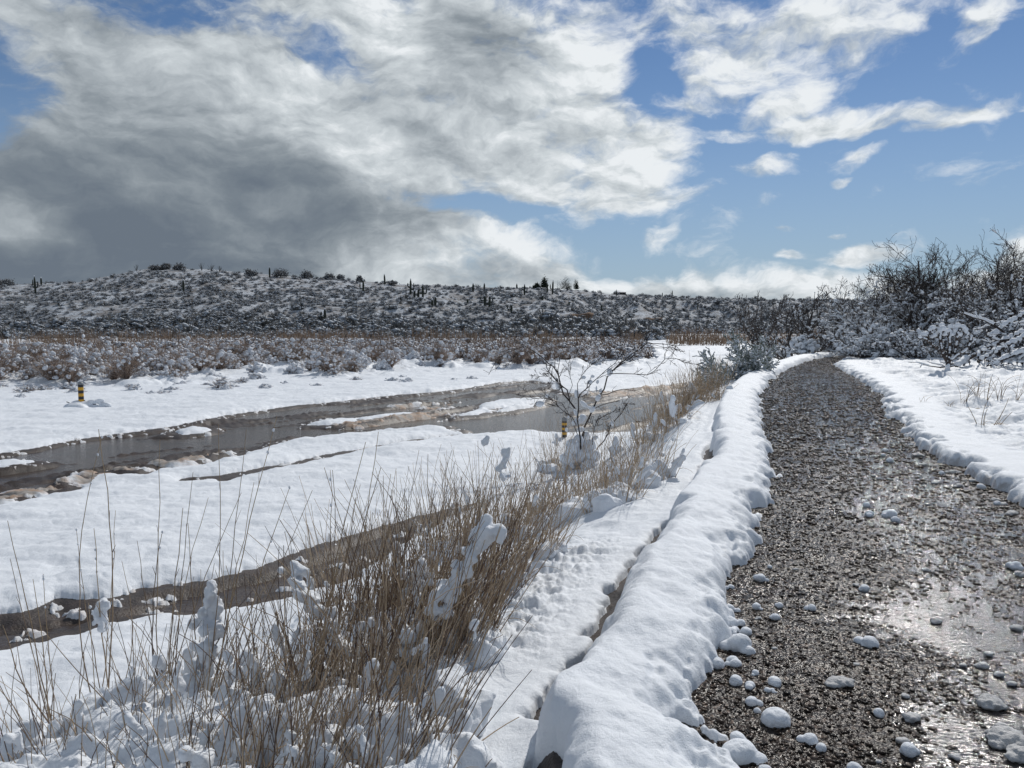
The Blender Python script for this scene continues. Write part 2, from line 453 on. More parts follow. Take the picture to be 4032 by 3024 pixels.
def thickness(x, y, water=None, base=None):
    """thickness of the snow lying on the ground; negative where the ground shows"""
    sl, sr = side(x, y)
    if water is None:
        water = near_sd(x, y)
    onpath = (sl < 0) & (sr < 0)
    sb = sl / bank_w(y)
    # lobed snow edges along the path
    lob = fbm(x * 3.0, y * 3.0, 2, 51) * 0.17 + fbm(x * 8.5, y * 8.5, 3, 53) * 0.10
    eL = sl + lob; eR = sr + lob * 1.5 + 0.02
    e = np.maximum(np.maximum(eL, eR), y - 37.5)
    tp = 0.15 * np.sqrt(np.clip(e / 0.16, 0, 1)) + 0.05 * sstep(0.1, 0.45, eL) - 0.10 * sstep(0.3, 1.0, eR) * (sr > 0) * 0.3
    tp = np.where(e < 0, np.maximum(e * 1.2, -0.06), tp)
    # the dark crack where the berm has slumped away from the bank
    cs_ = crack_s(sl, x, y)
    along = fbm(x * 1.3 + 4, y * 1.3, 3, 61)
    present = sstep(-0.25, 0.05, along + 0.30 * sstep(7.0, 3.0, y)) * sstep(14, 9, y)
    hw = (0.135 * present - 0.045 + fbm(x * 7, y * 7, 3, 63) * 0.06 * present) * np.interp(y, [2, 3.4, 5], [1.3, 1.0, 0.85])
    dcr = np.abs(cs_ - 0.10) - hw
    crack = np.where(dcr < 0, np.maximum(-0.05, dcr), 1.0)
    cround = np.sqrt(np.clip(1 - (1 - np.clip(dcr / np.where(cs_ > 0.1, 0.10, 0.17), 0.0, 1)) ** 2, 0, 1))
    cround = cround * np.where(cs_ > 0.1, 0.35 + 0.65 * sstep(0.2, 0.75, cs_), 1.0)
    # general cover
    bil = np.abs(fbm(x * 1.9, y * 1.9, 3, 71)) * 0.12
    clump = np.abs(fbm(x * 6.5, y * 6.5, 4, 73, 0.6))
    slope = sstep(0.65, 1.1, sl) * sstep(4.6, 3.2, sb)
    cover = 0.13 + fbm(x * 0.8, y * 0.8, 4, 81) * 0.05 + slope * (0.05 - bil * 0.6 + clump * 0.10 * sstep(-0.12, 0.3, fbm(x * 0.7, y * 0.7, 3, 75)))
    # snow thrown in furrows down the face of the bank
    cover = cover + slope * 0.045 * np.abs(fbm(x * 2.2 + y * 5.5, y * 1.2 - x * 0.7, 3, 83))
    bedm = sstep(3.4, 4.6, sb)
    cover = cover + bedm * (fbm(x * 0.7 + y * 0.3, y * 1.9 - x * 0.6, 4, 85) * 0.075 + np.abs(fbm(x * 2.2, y * 3.2, 3, 84)) * 0.035 * sstep(-0.2, 0.3, fbm(x * 0.3, y * 0.3, 2, 90)))
    rfield = sstep(0.2, 1.2, sr)
    cover = cover + rfield * (fbm(x * 1.1, y * 1.6, 5, 87) * 0.17 + np.abs(fbm(x * 3.2, y * 4.5, 3, 89)) * -0.15)
    dim = np.clip(0.5 - np.abs(fbm(x * 2.6, y * 2.6, 2, 88)) * 4, 0, 0.5)
    cover = cover - rfield * 0.05 * dim * sstep(-0.1, 0.2, fbm(x * 0.5, y * 0.5, 2, 86)) - bedm * 0.018 * dim
    wd = -water + fbm(x * 7, y * 7, 3, 91) * 0.05
    tw = np.where(wd < 0, np.maximum(wd * 0.9, -0.07), 1.0) * 1.0
    edge = np.clip(wd / 0.32, 0, 1) ** 0.6
    T = np.minimum(tp + (cover - 0.13) * sstep(0.2, 1.0, e) * 1.0, 9)
    bed_T = (cover - 0.035) * (0.12 + 0.88 * edge)
    T = T * (1 - bedm) + bedm * np.where(wd < 0, tw, bed_T)
    T = np.where(onpath & (e < 0), tp, T)
    mk_ = (sl > 0.1) & (cs_ < 0.8)
    T = np.where(mk_, np.where(dcr < 0, crack, T * (0.1 + 0.9 * cround)), T)
    # thin dirty slush on the shoals
    om = org_mask(x, y)
    sl_n = fbm(x * 2.0, y * 5.5, 4, 95)
    slush = -0.03 + 0.075 * sstep(-0.05, 0.4, sl_n + om * 0.5 + 0.03)
    T = np.where((om > -0.2) & (wd < 0.15) & (bedm > 0.5), np.maximum(T, slush + 0.0), T)
    # chunks of ice drifting at the channel's rims
    ch = fbm(x * 3.2 + 9, y * 7.0, 4, 97)
    rim = (wd < 0) & (wd > -0.45) & (bedm > 0.5)
    T = np.where(rim, np.maximum(T, -0.02 + 0.06 * sstep(0.36, 0.52, ch)), T)
    # trampled hummocks of buried brush at the foot of the far scrub
    b = sdpoly(x, y, BANK, 3.0)
    hum = np.clip(fbm(x * 0.9, y * 0.9, 3, 101) - 0.10, 0, 1) * 0.55 * sstep(-2.6, -0.4, b)
    return T + hum * (bedm > 0.5) * (wd > 0.2)


def surf(x, y):
    x = np.atleast_1d(np.asarray(x, float)); y = np.atleast_1d(np.asarray(y, float))
    w = near_sd(x, y)
    b = base_h(x, y, w)
    t = thickness(x, y, w)
    return b + np.maximum(t, 0)


def at(px, py):
    """the point of the ground seen at a photo pixel"""
    d = ray(px, py)
    d = d / d[1]
    ts = np.geomspace(1.5, 140, 900)
    P_ = CAM + ts[:, None] * d
    h = surf(P_[:, 0], P_[:, 1])
    i = np.argmax(P_[:, 2] < h)
    if i == 0:
        i = len(ts) - 1
    return Vector((P_[i, 0], P_[i, 1], h[i]))


# ------------------------------------------------------------------ mesh helpers
def mk_mesh(name, V, F, mats, smooth=True, midx=None, attrs=None):
    V = np.asarray(V, np.float32); F = np.asarray(F, np.int32)
    me = bpy.data.meshes.new(name)
    me.vertices.add(len(V)); me.vertices.foreach_set('co', V.ravel())
    k_ = F.shape[1]
    me.loops.add(F.size); me.loops.foreach_set('vertex_index', F.ravel())
    me.polygons.add(len(F)); me.polygons.foreach_set('loop_start', np.arange(0, F.size, k_, dtype=np.int32))
    me.polygons.foreach_set('loop_total', np.full(len(F), k_, np.int32))
    if smooth:
        me.polygons.foreach_set('use_smooth', np.ones(len(F), bool))
    if midx is not None:
        me.polygons.foreach_set('material_index', np.asarray(midx, np.int32))
    for m in (mats if isinstance(mats, (list, tuple)) else [mats]):
        me.materials.append(m)
    me.update(calc_edges=True)
    for an, av in (attrs or {}).items():
        av = np.asarray(av, np.float32)
        a = me.attributes.new(an, 'FLOAT', 'POINT')
        a.data.foreach_set('value', av)
    return me


def link(name, me, parent=None):
    o_ = bpy.data.objects.new(name, me)
    COL.objects.link(o_)
    if parent is not None:
        o_.parent = parent
    return o_


def tag(o_, label=None, cat=None, group=None, kind=None):
    if label: o_['label'] = label
    if cat: o_['category'] = cat
    if group: o_['group'] = group
    if kind: o_['kind'] = kind
    return o_


def empty(name, loc):
    o_ = bpy.data.objects.new(name, None)
    COL.objects.link(o_)
    o_.location = loc
    return o_


def tubes(P0, P1, R0, R1, k_=4, tone=None):
    """separate tapered tubes, one per segment"""
    P0 = np.asarray(P0, float); P1 = np.asarray(P1, float); R0 = np.asarray(R0, float); R1 = np.asarray(R1, float)
    n = len(P0)
    d = P1 - P0
    L = np.linalg.norm(d, axis=1, keepdims=True) + 1e-9
    d = d / L
    ref = np.where(np.abs(d[:, 2:3]) > 0.9, np.array([[1.0, 0, 0]]), np.array([[0, 0, 1.0]]))
    a = np.cross(d, ref); a /= np.linalg.norm(a, axis=1, keepdims=True) + 1e-9
    b = np.cross(d, a)
    th = np.arange(k_) * 2 * PI / k_
    cs, sn = np.cos(th)[None, :, None], np.sin(th)[None, :, None]
    ring = a[:, None, :] * cs + b[:, None, :] * sn
    V0 = P0[:, None, :] + ring * R0[:, None, None]
    V1 = P1[:, None, :] + ring * R1[:, None, None]
    V = np.concatenate([V0, V1], 1).reshape(-1, 3)
    i = np.arange(k_); j = (i + 1) % k_
    q = np.stack([i, j, j + k_, i + k_], 1)
    F = (q[None] + (np.arange(n) * 2 * k_)[:, None, None]).reshape(-1, 4)
    t = None if tone is None else np.repeat(np.asarray(tone, float), 2 * k_)
    return V, F, t


def ico(sub):
    import bmesh
    bm = bmesh.new()
    bmesh.ops.create_icosphere(bm, subdivisions=sub, radius=1.0)
    V = np.array([v.co[:] for v in bm.verts]); F = np.array([[v.index for v in f.verts] for f in bm.faces])
    bm.free()
    return V, F


ICO1, ICO2, ICO3 = ico(1), ico(2), ico(3)


def blobs(C, Rad, dirs=None, elong=None, icos=ICO2, rough=0.3, freq=25.0, seed=1):
    """lumps: centres C, radii Rad, stretched by elong along dirs, knobbly"""
    C = np.asarray(C, float); Rad = np.asarray(Rad, float)
    n = len(C)
    v, f = icos
    V = np.repeat(v[None], n, 0) * Rad[:, None, None]
    if dirs is not None:
        dirs = np.asarray(dirs, float); dirs = dirs / (np.linalg.norm(dirs, axis=1, keepdims=True) + 1e-9)
        al = (V * dirs[:, None, :]).sum(-1, keepdims=True)
        V = V + dirs[:, None, :] * al * (np.asarray(elong)[:, None, None] - 1)
    V = V + C[:, None, :]
    N = V - C[:, None, :]
    nn = noise3(V.reshape(-1, 3) * freq, seed).reshape(n, -1, 1) + 0.5 * noise3(V.reshape(-1, 3) * freq * 2.3, seed + 5).reshape(n, -1, 1)
    V = V + N * nn * rough * 2
    F = (f[None] + (np.arange(n) * len(v))[:, None, None]).reshape(-1, 3)
    return V.reshape(-1, 3), F


# ------------------------------------------------------------------ materials
def mat(name):
    m = bpy.data.materials.new(name)
    m.use_nodes = True
    nb = NB(m.node_tree)
    out = nb.n('ShaderNodeOutputMaterial')
    pr = nb.n('ShaderNodeBsdfPrincipled')
    nb.l(pr.outputs[0], out.inputs[0])
    geo = nb.n('ShaderNodeNewGeometry')
    return m, nb, pr, geo.outputs['Position']


def bump(nb, pr, h, dist, strength=1.0):
    b = nb.n('ShaderNodeBump')
    b.inputs['Strength'].default_value = strength
    b.inputs['Distance'].default_value = dist
    nb.l(h, b.inputs['Height'])
    nb.l(b.outputs[0], pr.inputs['Normal'])
    return b


def mat_snow(name, fine=True, dirt=False, albedo=(0.80, 0.835, 0.88, 1)):
    m, nb, pr, pos = mat(name)
    base = albedo
    n1 = nb.noise(pos, 3.0, 4, 0.6).outputs[0]
    col = nb.mix(nb.mapr(n1, 0.3, 0.7), base, tuple(c * 0.95 for c in base[:3]) + (1,))
    if dirt:
        at_ = nb.n('ShaderNodeAttribute', attribute_name='dirt')
        n2 = nb.noise(nb.mapping(pos, sc=(1, 2.5, 1)), 6.0, 6, 0.65).outputs[0]
        f = nb.mapr(nb.math('ADD', at_.outputs['Fac'], nb.math('MULTIPLY', nb.math('SUBTRACT', n2, 0.5), 0.9)), 0.25, 0.95)
        n3 = nb.noise(nb.mapping(pos, sc=(1, 2.5, 1)), 1.7, 4, 0.6).outputs[0]
        dc = nb.mix(nb.mapr(n3, 0.42, 0.62), (0.27, 0.235, 0.20, 1), (0.33, 0.21, 0.13, 1))
        col = nb.mix(nb.math('MULTIPLY', f, 0.93), col, dc)
    nb.l(col, pr.inputs['Base Color'])
    pr.inputs['Roughness'].default_value = 0.62
    pr.inputs['Specular IOR Level'].default_value = 0.35
    h = nb.math('ADD', nb.math('MULTIPLY', nb.noise(pos, 55.0, 5, 0.7).outputs[0], 0.5), nb.math('MULTIPLY', nb.noise(pos, 260.0, 2, 0.6).outputs[0], 0.32))
    h = nb.math('ADD', h, nb.math('MULTIPLY', nb.noise(pos, 14.0, 4, 0.6).outputs[0], 1.2))
    bump(nb, pr, h, 0.012 if fine else 0.05, 0.85)
    return m


def mat_tone(name, dark, light, rough=0.7, attr='tone', sc=30):
    m, nb, pr, pos = mat(name)
    a = nb.n('ShaderNodeAttribute', attribute_name=attr)
    n1 = nb.noise(pos, sc, 3, 0.6).outputs[0]
    f = nb.math('ADD', a.outputs['Fac'], nb.math('MULTIPLY', nb.math('SUBTRACT', n1, 0.5), 0.5), clamp=True)
    nb.l(nb.mix(f, dark, light), pr.inputs['Base Color'])
    pr.inputs['Roughness'].default_value = rough
    return m


M_SNOW = mat_snow('snow_ground', True, True)
M_LOAD = mat_snow('snow_clump', True, False)
M_SNOWFAR = mat_snow('snow_far', False, False, (0.76, 0.79, 0.84, 1))
M_SNOWHILL_SHADED = mat_snow('shaded_hill_snow', False, False, (0.46, 0.50, 0.55, 1))  # blue-grey copy of the snow: cloud shadow painted into its albedo
M_TREE = mat_tone('grey_bark', (0.035, 0.029, 0.028, 1), (0.15, 0.125, 0.11, 1), 0.8)
M_GRASS = mat_tone('dry_grass', (0.065, 0.032, 0.022, 1), (0.60, 0.46, 0.31, 1), 0.55)
M_REED = mat_tone('reed', (0.06, 0.03, 0.025, 1), (0.36, 0.26, 0.15, 1), 0.5)
M_BARK = mat_tone('dark_bark', (0.022, 0.016, 0.015, 1), (0.085, 0.062, 0.05, 1), 0.8)
M_TWIG = mat_tone('brown_twig', (0.12, 0.090, 0.075, 1), (0.46, 0.35, 0.28, 1), 0.8)
M_SCRUB = mat_tone('hill_scrub_twig', (0.085, 0.088, 0.092, 1), (0.25, 0.24, 0.225, 1), 0.9)
M_RUST = mat_tone('rusty_grass', (0.12, 0.080, 0.055, 1), (0.40, 0.28, 0.19, 1), 0.8)
M_SAGE = mat_tone('sage_leaf', (0.09, 0.11, 0.09, 1), (0.42, 0.47, 0.44, 1), 0.8)
M_EVERG = mat_tone('evergreen', (0.012, 0.02, 0.012, 1), (0.05, 0.065, 0.04, 1), 0.9)
M_CACTUS = mat_tone('saguaro_skin', (0.018, 0.024, 0.018, 1), (0.07, 0.08, 0.055, 1), 0.85)


def mat_soil():
    m, nb, pr, pos = mat('wet_soil')
    n1 = nb.noise(pos, 4.0, 8, 0.65).outputs[0]
    n2 = nb.noise(pos, 40.0, 5, 0.65).outputs[0]
    c = nb.mix(nb.mapr(n1, 0.35, 0.65), (0.017, 0.012, 0.010, 1), (0.060, 0.039, 0.028, 1))
    c = nb.mix(nb.mapr(n2, 0.4, 0.65), c, (0.040, 0.029, 0.023, 1))
    nb.l(c, pr.inputs['Base Color'])
    pr.inputs['Roughness'].default_value = 0.5
    vor = nb.n('ShaderNodeTexVoronoi'); nb.l(pos, vor.inputs['Vector']); vor.inputs['Scale'].default_value = 45
    bump(nb, pr, nb.math('ADD', nb.math('MULTIPLY', vor.outputs['Distance'], 0.3), n2), 0.011, 1.0)
    return m


def mat_gravel():
    m, nb, pr, pos = mat('wet_gravel')
    v1 = nb.n('ShaderNodeTexVoronoi'); nb.l(pos, v1.inputs['Vector']); v1.inputs['Scale'].default_value = 70
    v2 = nb.n('ShaderNodeTexVoronoi'); nb.l(pos, v2.inputs['Vector']); v2.inputs['Scale'].default_value = 110
    r = nb.n('ShaderNodeSeparateColor'); nb.l(v1.outputs['Color'], r.inputs[0])
    c = nb.mix(r.outputs[0], (0.014, 0.011, 0.009, 1), (0.055, 0.042, 0.034, 1))
    c = nb.mix(nb.mapr(r.outputs[1], 0.8, 0.95), c, (0.15, 0.11, 0.085, 1))
    nb.l(c, pr.inputs['Base Color'])
    n1 = nb.noise(pos, 1.1, 4, 0.6).outputs[0]
    nb.l(nb.mapr(n1, 0.35, 0.65, 0.12, 0.26), pr.inputs['Roughness'])
    pr.inputs['Specular IOR Level'].default_value = 0.12
    h = nb.math('ADD', nb.math('MULTIPLY', nb.math('SUBTRACT', 1.0, v1.outputs['Distance']), 1.0), nb.math('MULTIPLY', nb.math('SUBTRACT', 1.0, v2.outputs['Distance']), 0.45))
    h = nb.math('ADD', h, nb.math('MULTIPLY', nb.noise(pos, 130, 3, 0.7).outputs[0], 0.5))
    bump(nb, pr, h, 0.0035, 0.8)
    return m


def mat_pebble():
    m, nb, pr, pos = mat('wet_pebble')
    a = nb.n('ShaderNodeAttribute', attribute_name='tone')
    rp = nb.n('ShaderNodeValToRGB'); nb.l(a.outputs['Fac'], rp.inputs[0])
    e = rp.color_ramp.elements
    e[0].color = (0.014, 0.011, 0.009, 1); e[1].color = (0.15, 0.115, 0.09, 1)
    for p_, c_ in ((0.45, (0.034, 0.025, 0.020, 1)), (0.75, (0.062, 0.042, 0.031, 1)), (0.9, (0.11, 0.085, 0.07, 1))):
        x_ = e.new(p_); x_.color = c_
    nb.l(rp.outputs[0], pr.inputs['Base Color'])
    pr.inputs['Roughness'].default_value = 0.24
    pr.inputs['Specular IOR Level'].default_value = 0.15
    bump(nb, pr, nb.noise(pos, 220, 3, 0.6).outputs[0], 0.0018, 0.8)
    return m


def mat_water(name, col, sc, strength, rough):
    m, nb, pr, pos = mat(name)
    n0 = nb.noise(nb.mapping(pos, sc=(1, 2.6, 1)), 1.3, 5, 0.6).outputs[0]
    nb.l(nb.mix(nb.mapr(n0, 0.35, 0.65), col, tuple(c * 1.7 for c in col[:3]) + (1,)), pr.inputs['Base Color'])
    pr.inputs['Roughness'].default_value = rough
    pr.inputs['IOR'].default_value = 1.33
    n1 = nb.noise(nb.mapping(pos, sc=(1, 2.2, 1), rot=(0, 0, 0.25)), sc, 4, 0.55, 0.6).outputs[0]
    bump(nb, pr, n1, 0.01, strength)
    return m


M_SOIL = mat_soil()
M_GRAVEL = mat_gravel()
M_PEBBLE = mat_pebble()
M_WATER = mat_water('muddy_water', (0.050, 0.038, 0.031, 1), 11.0, 0.75, 0.12)
M_FILM = mat_water('meltwater_film', (0.035, 0.030, 0.028, 1), 34.0, 0.5, 0.10)
M_FILM.node_tree.nodes['Principled BSDF'].inputs['IOR'].default_value = 1.5

# ------------------------------------------------------------------ ground sheets on a fan-shaped grid
def fan(a0, a1, na, r0, r1, nr):
    A = np.radians(np.linspace(a0, a1, na)); R = np.geomspace(r0, r1, nr)
    RR, AA = np.meshgrid(R, A, indexing='ij')
    return RR * np.sin(AA), RR * np.cos(AA)


def grid_faces(nr, na, keep=None):
    i = np.arange(nr - 1)[:, None] * na + np.arange(na - 1)[None, :]
    F = np.stack([i, i + 1, i + na + 1, i + na], -1).reshape(-1, 4)
    F = F[:, ::-1]
    if keep is not None:
        F = F[keep.ravel()]
    return F


def compact(V, F, attrs=None):
    u, inv = np.unique(F.ravel(), return_inverse=True)
    return V[u], inv.reshape(F.shape).astype(np.int32), {k_: v[u] for k_, v in (attrs or {}).items()}


NA, NR = 1150, 1080
gx, gy = fan(-47, 47, NA, 1.25, 128, NR)
gw = near_sd(gx.ravel(), gy.ravel()).reshape(gx.shape)
gb = base_h(gx.ravel(), gy.ravel(), gw.ravel()).reshape(gx.shape)
gt = thickness(gx.ravel(), gy.ravel(), gw.ravel()).reshape(gx.shape)
# snow sheet
gsl, gsr = side(gx.ravel(), gy.ravel()); gsl = gsl.reshape(gx.shape); gsr = gsr.reshape(gx.shape)
zt = gb + gt
show = gt > -0.03
f_keep = show[:-1, :-1] | show[1:, :-1] | show[:-1, 1:] | show[1:, 1:]
om_g = org_mask(gx.ravel(), gy.ravel()).reshape(gx.shape)
inb = sstep(3.4, 4.6, gsl / bank_w(gy))
dirt = inb * np.maximum(sstep(-0.15, 0.15, om_g) * 0.9 * (gw > -0.12), 0.5 * sstep(-0.06, 0.06, gw) )
dirt = np.maximum(dirt, 0.55 * sstep(0.25, 0.0, gsr) * sstep(-0.5, -0.05, gsr) * sstep(2.0, 5.0, gx) * sstep(14, 9, gy) * (gt < 0.09))
V = np.stack([gx, gy, zt], -1).reshape(-1, 3)
V, F, A = compact(V, grid_faces(NR, NA, f_keep), {'dirt': dirt.ravel()})
tag(link('snow', mk_mesh('snow', V, F, M_SNOW, attrs=A)), 'white snow lying over the banks, the wash bed and the field', None, None, 'structure')
# bare earth sheet, under the snow and in the open channels, out to the horizon
NA2, NR2 = 620, 700
ex, ey = fan(-60, 60, NA2, 0.9, 128, NR2)
ez = base_h(ex.ravel(), ey.ravel())
esl, esr = side(ex.ravel(), ey.ravel())
ez = np.where((esl < 0.05) & (esr < 0.05), ez - 0.03, ez)
V = np.stack([ex.ravel(), ey.ravel(), ez], -1)
tag(link('ground', mk_mesh('ground', V, grid_faces(NR2, NA2), M_SOIL)), 'dark wet earth of the bank and the wash bed', None, None, 'structure')
hx, hy = fan(-180, 180, 97, 0.01, 4000, 40)
hz = np.full(hx.size, BZ - 0.6)
tag(link('terrain', mk_mesh('terrain', np.stack([hx.ravel(), hy.ravel(), hz], -1), grid_faces(40, 97), M_SNOWFAR)), 'snowy plain reaching to the horizon', None, None, 'structure')
# path
NA3, NR3 = 900, 1000
px_, py_ = fan(-5, 47, NA3, 1.25, 60, NR3)
psl, psr = side(px_.ravel(), py_.ravel())
pool = unp_poly([(3130, 1465), (3330, 1480), (3430, 1600), (3620, 1800), (3900, 2000), (4400, 2500), (4500, 3200), (3820, 3200), (3600, 2760), (3500, 2300), (3340, 1850), (3150, 1600)], 0.0)
cw = sdpoly(px_.ravel(), py_.ravel(), pool)


def path_z(x, y, cw_):
    return 0.0085 + fbm(x * 1.3, y * 1.3, 3, 111) * 0.007 + fbm(x * 9, y * 9, 3, 113) * 0.008 - 0.0120 * sstep(-0.55, 0.3, cw_)


pz = path_z(px_.ravel(), py_.ravel(), cw) + fbm(px_.ravel() * 42, py_.ravel() * 42, 3, 115, 0.7) * 0.006
ok = ((psl < 0.45) & (psr < 0.5)).reshape(px_.shape)
kp = ok[:-1, :-1] & ok[1:, :-1] & ok[:-1, 1:] & ok[1:, 1:]
V = np.stack([px_.ravel(), py_.ravel(), pz], -1)
V, F, _ = compact(V, grid_faces(NR3, NA3, kp))
tag(link('path', mk_mesh('path', V, F, M_GRAVEL)), 'wet dark gravel path curving away between snow edges', None, None, 'structure')
# thin meltwater standing in the low right half of the path
fx_, fy_ = fan(5, 50, 60, 1.25, 40, 90)
fsl, fsr = side(fx_.ravel(), fy_.ravel())
ok = ((fsl < 0.1) & (fsr < 0.35)).reshape(fx_.shape)
kp = ok[:-1, :-1] & ok[1:, :-1] & ok[:-1, 1:] & ok[1:, 1:]
V = np.stack([fx_.ravel(), fy_.ravel(), np.full(fx_.size, -0.0005)], -1)
V, F, _ = compact(V, grid_faces(90, 60, kp))
tag(link('puddle_water', mk_mesh('puddle_water', V, F, M_FILM)), 'meltwater standing in the low side of the gravel path', None, None, 'structure')
# stream water
wx, wy = fan(-60, 30, 40, 4.5, 120, 60)
V = np.stack([wx.ravel(), wy.ravel(), np.full(wx.size, BZ - 0.065)], -1)
wsl, _ = side(wx.ravel(), wy.ravel())
ok = (wsl > 2.6).reshape(wx.shape)
kp = ok[:-1, :-1] & ok[1:, :-1] & ok[:-1, 1:] & ok[1:, 1:]
V, F, _ = compact(V, grid_faces(60, 40, kp))
tag(link('water', mk_mesh('water', V, F, M_WATER)), 'shallow muddy water running down the braided wash', None, None, 'structure')

# loose pebbles on the near path: nobody could count them
def pebbles():
    n = 120000
    r = 1.9 + (rng.random(n) ** 1.6) * 36
    a = np.radians(rng.uniform(6, 47, n))
    x, y = r * np.sin(a), r * np.cos(a)
    sl, sr = side(x, y)
    m = (sl < 0.12) & (sr < 0.25)
    x, y, r = x[m], y[m], r[m]
    n = len(x)
    c = sdpoly(x, y, pool)
    sz = np.exp(rng.normal(math.log(0.0052), 0.5, n)).clip(0.0025, 0.015) * np.clip(r / 5.0, 0.9, 2.6)
    z = path_z(x, y, c) + sz * 0.25
    v, f = ICO1
    sc = np.stack([rng.uniform(.7, 1.5, n), rng.uniform(.7, 1.5, n), rng.uniform(.3, .55, n)], 1) * sz[:, None]
    th = rng.uniform(0, 2 * PI, n)
    jit = 1 + (rng.random((n, len(v))) - 0.5) * 0.45
    L = v[None] * jit[..., None] * sc[:, None]
    X_ = L[..., 0] * np.cos(th)[:, None] - L[..., 1] * np.sin(th)[:, None] + x[:, None]
    Y_ = L[..., 0] * np.sin(th)[:, None] + L[..., 1] * np.cos(th)[:, None] + y[:, None]
    Z_ = L[..., 2] + z[:, None]
    V = np.stack([X_, Y_, Z_], -1).reshape(-1, 3)
    F = (f[None] + (np.arange(n) * len(v))[:, None, None]).reshape(-1, 3)
    t = np.repeat(rng.random(n), len(v))
    me = mk_mesh('gravel', V, F, M_PEBBLE, smooth=False, attrs={'tone': t})
    tag(link('gravel', me), 'loose wet pebbles covering the path', None, None, 'stuff')


pebbles()
# ------------------------------------------------------------------ hills beyond the wash
CREST_A = np.array([(-2500, 1180), (-1200, 1150), (-400, 1135), (0, 1128), (200, 1112), (330, 1108), (430, 1092), (560, 1062), (640, 1058), (720, 1060), (850, 1062), (1000, 1078), (1200, 1093), (1400, 1104),
                    (1600, 1118), (1800, 1126), (2000, 1132), (2150, 1136), (2260, 1160), (2330, 1205), (2420, 1255), (2500, 1300), (2580, 1340), (2700, 1360), (6000, 1370)], float)
CREST_B = np.array([(-2500, 1180), (1500, 1150), (1900, 1138), (2100, 1138), (2280, 1143), (2400, 1158), (2560, 1166), (2850, 1176), (3100, 1180), (3400, 1186), (4032, 1190), (6000, 1170)], float)


def crest_z(tab, u, Yc):
    px = 2016 + u * FPX
    py = np.interp(px, tab[:, 0], tab[:, 1])
    d = ray(px, py)
    return CAM[2] + d[..., 2] / d[..., 1] * Yc


def hill_a(x, y):
    u = x / y
    px = 2016 + u * FPX
    Yf = 122 + fbm(u * 6, u * 0 + 3.3, 3, 201) * 14
    Yc = 225 + fbm(u * 4, u * 0 + 1.3, 3, 203) * 20
    zc = crest_z(CREST_A, u, Yc)
    t = (y - Yf) / (Yc - Yf)
    tt = np.clip(t, 0, 1)
    z = (BZ - 0.3) + (zc - BZ + 0.3) * (tt ** 0.85)
    z = z + (fbm(x * 0.035, y * 0.02, 4, 205) * 3.2 + fbm(x * 0.16, y * 0.16, 4, 207) * 0.9) * 4 * tt * (1 - tt)
    z = z + fbm(x * 0.12, y * 0.12, 3, 209) * 0.5 * tt
    # the bare bluff near the right-hand toe
    z = z - np.clip(t - 1, 0, 9) * (Yc - Yf) * 0.10
    z = np.where(t < 0, BZ - 1.0, z)
    return z


def hill_b(x, y):
    u = x / y
    Yf = 235 + fbm(u * 9, u * 0 + 5.3, 3, 211) * 20
    Yc = 385 + fbm(u * 6, u * 0 + 2.3, 3, 213) * 25
    zc = crest_z(CREST_B, u, Yc)
    t = (y - Yf) / (Yc - Yf)
    tt = np.clip(t, 0, 1)
    z = (BZ - 0.3) + (zc - BZ + 0.3) * (tt ** 0.8)
    z = z + (np.abs(fbm(x * 0.035, y * 0.012, 4, 215)) * -7.0 + 1.2 + fbm(x * 0.12, y * 0.12, 4, 217) * 1.4) * 4 * tt * (1 - tt)
    z = z - np.clip(t - 1, 0, 9) * (Yc - Yf) * 0.08
    return np.where(t < 0, BZ - 1.0, z)


def mat_hill():
    m, nb, pr, pos = mat('shaded_snowy_hillside')
    n1 = nb.noise(nb.mapping(pos, sc=(1, 0.7, 1)), 0.35, 8, 0.7).outputs[0]
    n2 = nb.noise(pos, 1.4, 6, 0.7).outputs[0]
    f = nb.mapr(nb.math('ADD', nb.math('MULTIPLY', n1, 0.5), nb.math('MULTIPLY', n2, 0.5)), 0.44, 0.56)
    geo = nb.n('ShaderNodeNewGeometry')
    sp = nb.n('ShaderNodeSeparateXYZ'); nb.l(geo.outputs['Normal'], sp.inputs[0])
    steep = nb.mapr(sp.outputs[2], 0.72, 0.86, 1.0, 0.0)
    c = nb.mix(f, (0.50, 0.545, 0.60, 1), (0.20, 0.19, 0.185, 1))  # frosted snow tone darkened, cloud shadow over the hill put into the colour
    c = nb.mix(steep, c, (0.13, 0.085, 0.055, 1))
    nb.l(c, pr.inputs['Base Color'])
    pr.inputs['Roughness'].default_value = 0.9
    bump(nb, pr, n2, 0.6, 0.8)
    return m


M_HILL = mat_hill()
M_ROCK = mat_tone('bluff_rock', (0.10, 0.06, 0.04, 1), (0.26, 0.17, 0.11, 1), 0.9, sc=2)


def hill_mesh(name, fn, u0, u1, nu, y0, y1, ny):
    U = np.linspace(u0, u1, nu); Yv = np.linspace(y0, y1, ny)
    YY, UU = np.meshgrid(Yv, U, indexing='ij')
    x, y = (UU * YY).ravel(), YY.ravel()
    z = fn(x, y)
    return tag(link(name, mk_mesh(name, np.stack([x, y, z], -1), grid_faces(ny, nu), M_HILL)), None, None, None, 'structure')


tag(hill_mesh('hill', hill_a, -1.3, 0.45, 800, 105, 300, 200), 'snow dusted desert hill left of centre')
tag(hill_mesh('distant_hill', hill_b, -0.4, 1.4, 800, 215, 520, 160), 'farther snow dusted ridge behind')


def hill_h(x, y):
    return np.maximum(hill_a(x, y), hill_b(x, y))


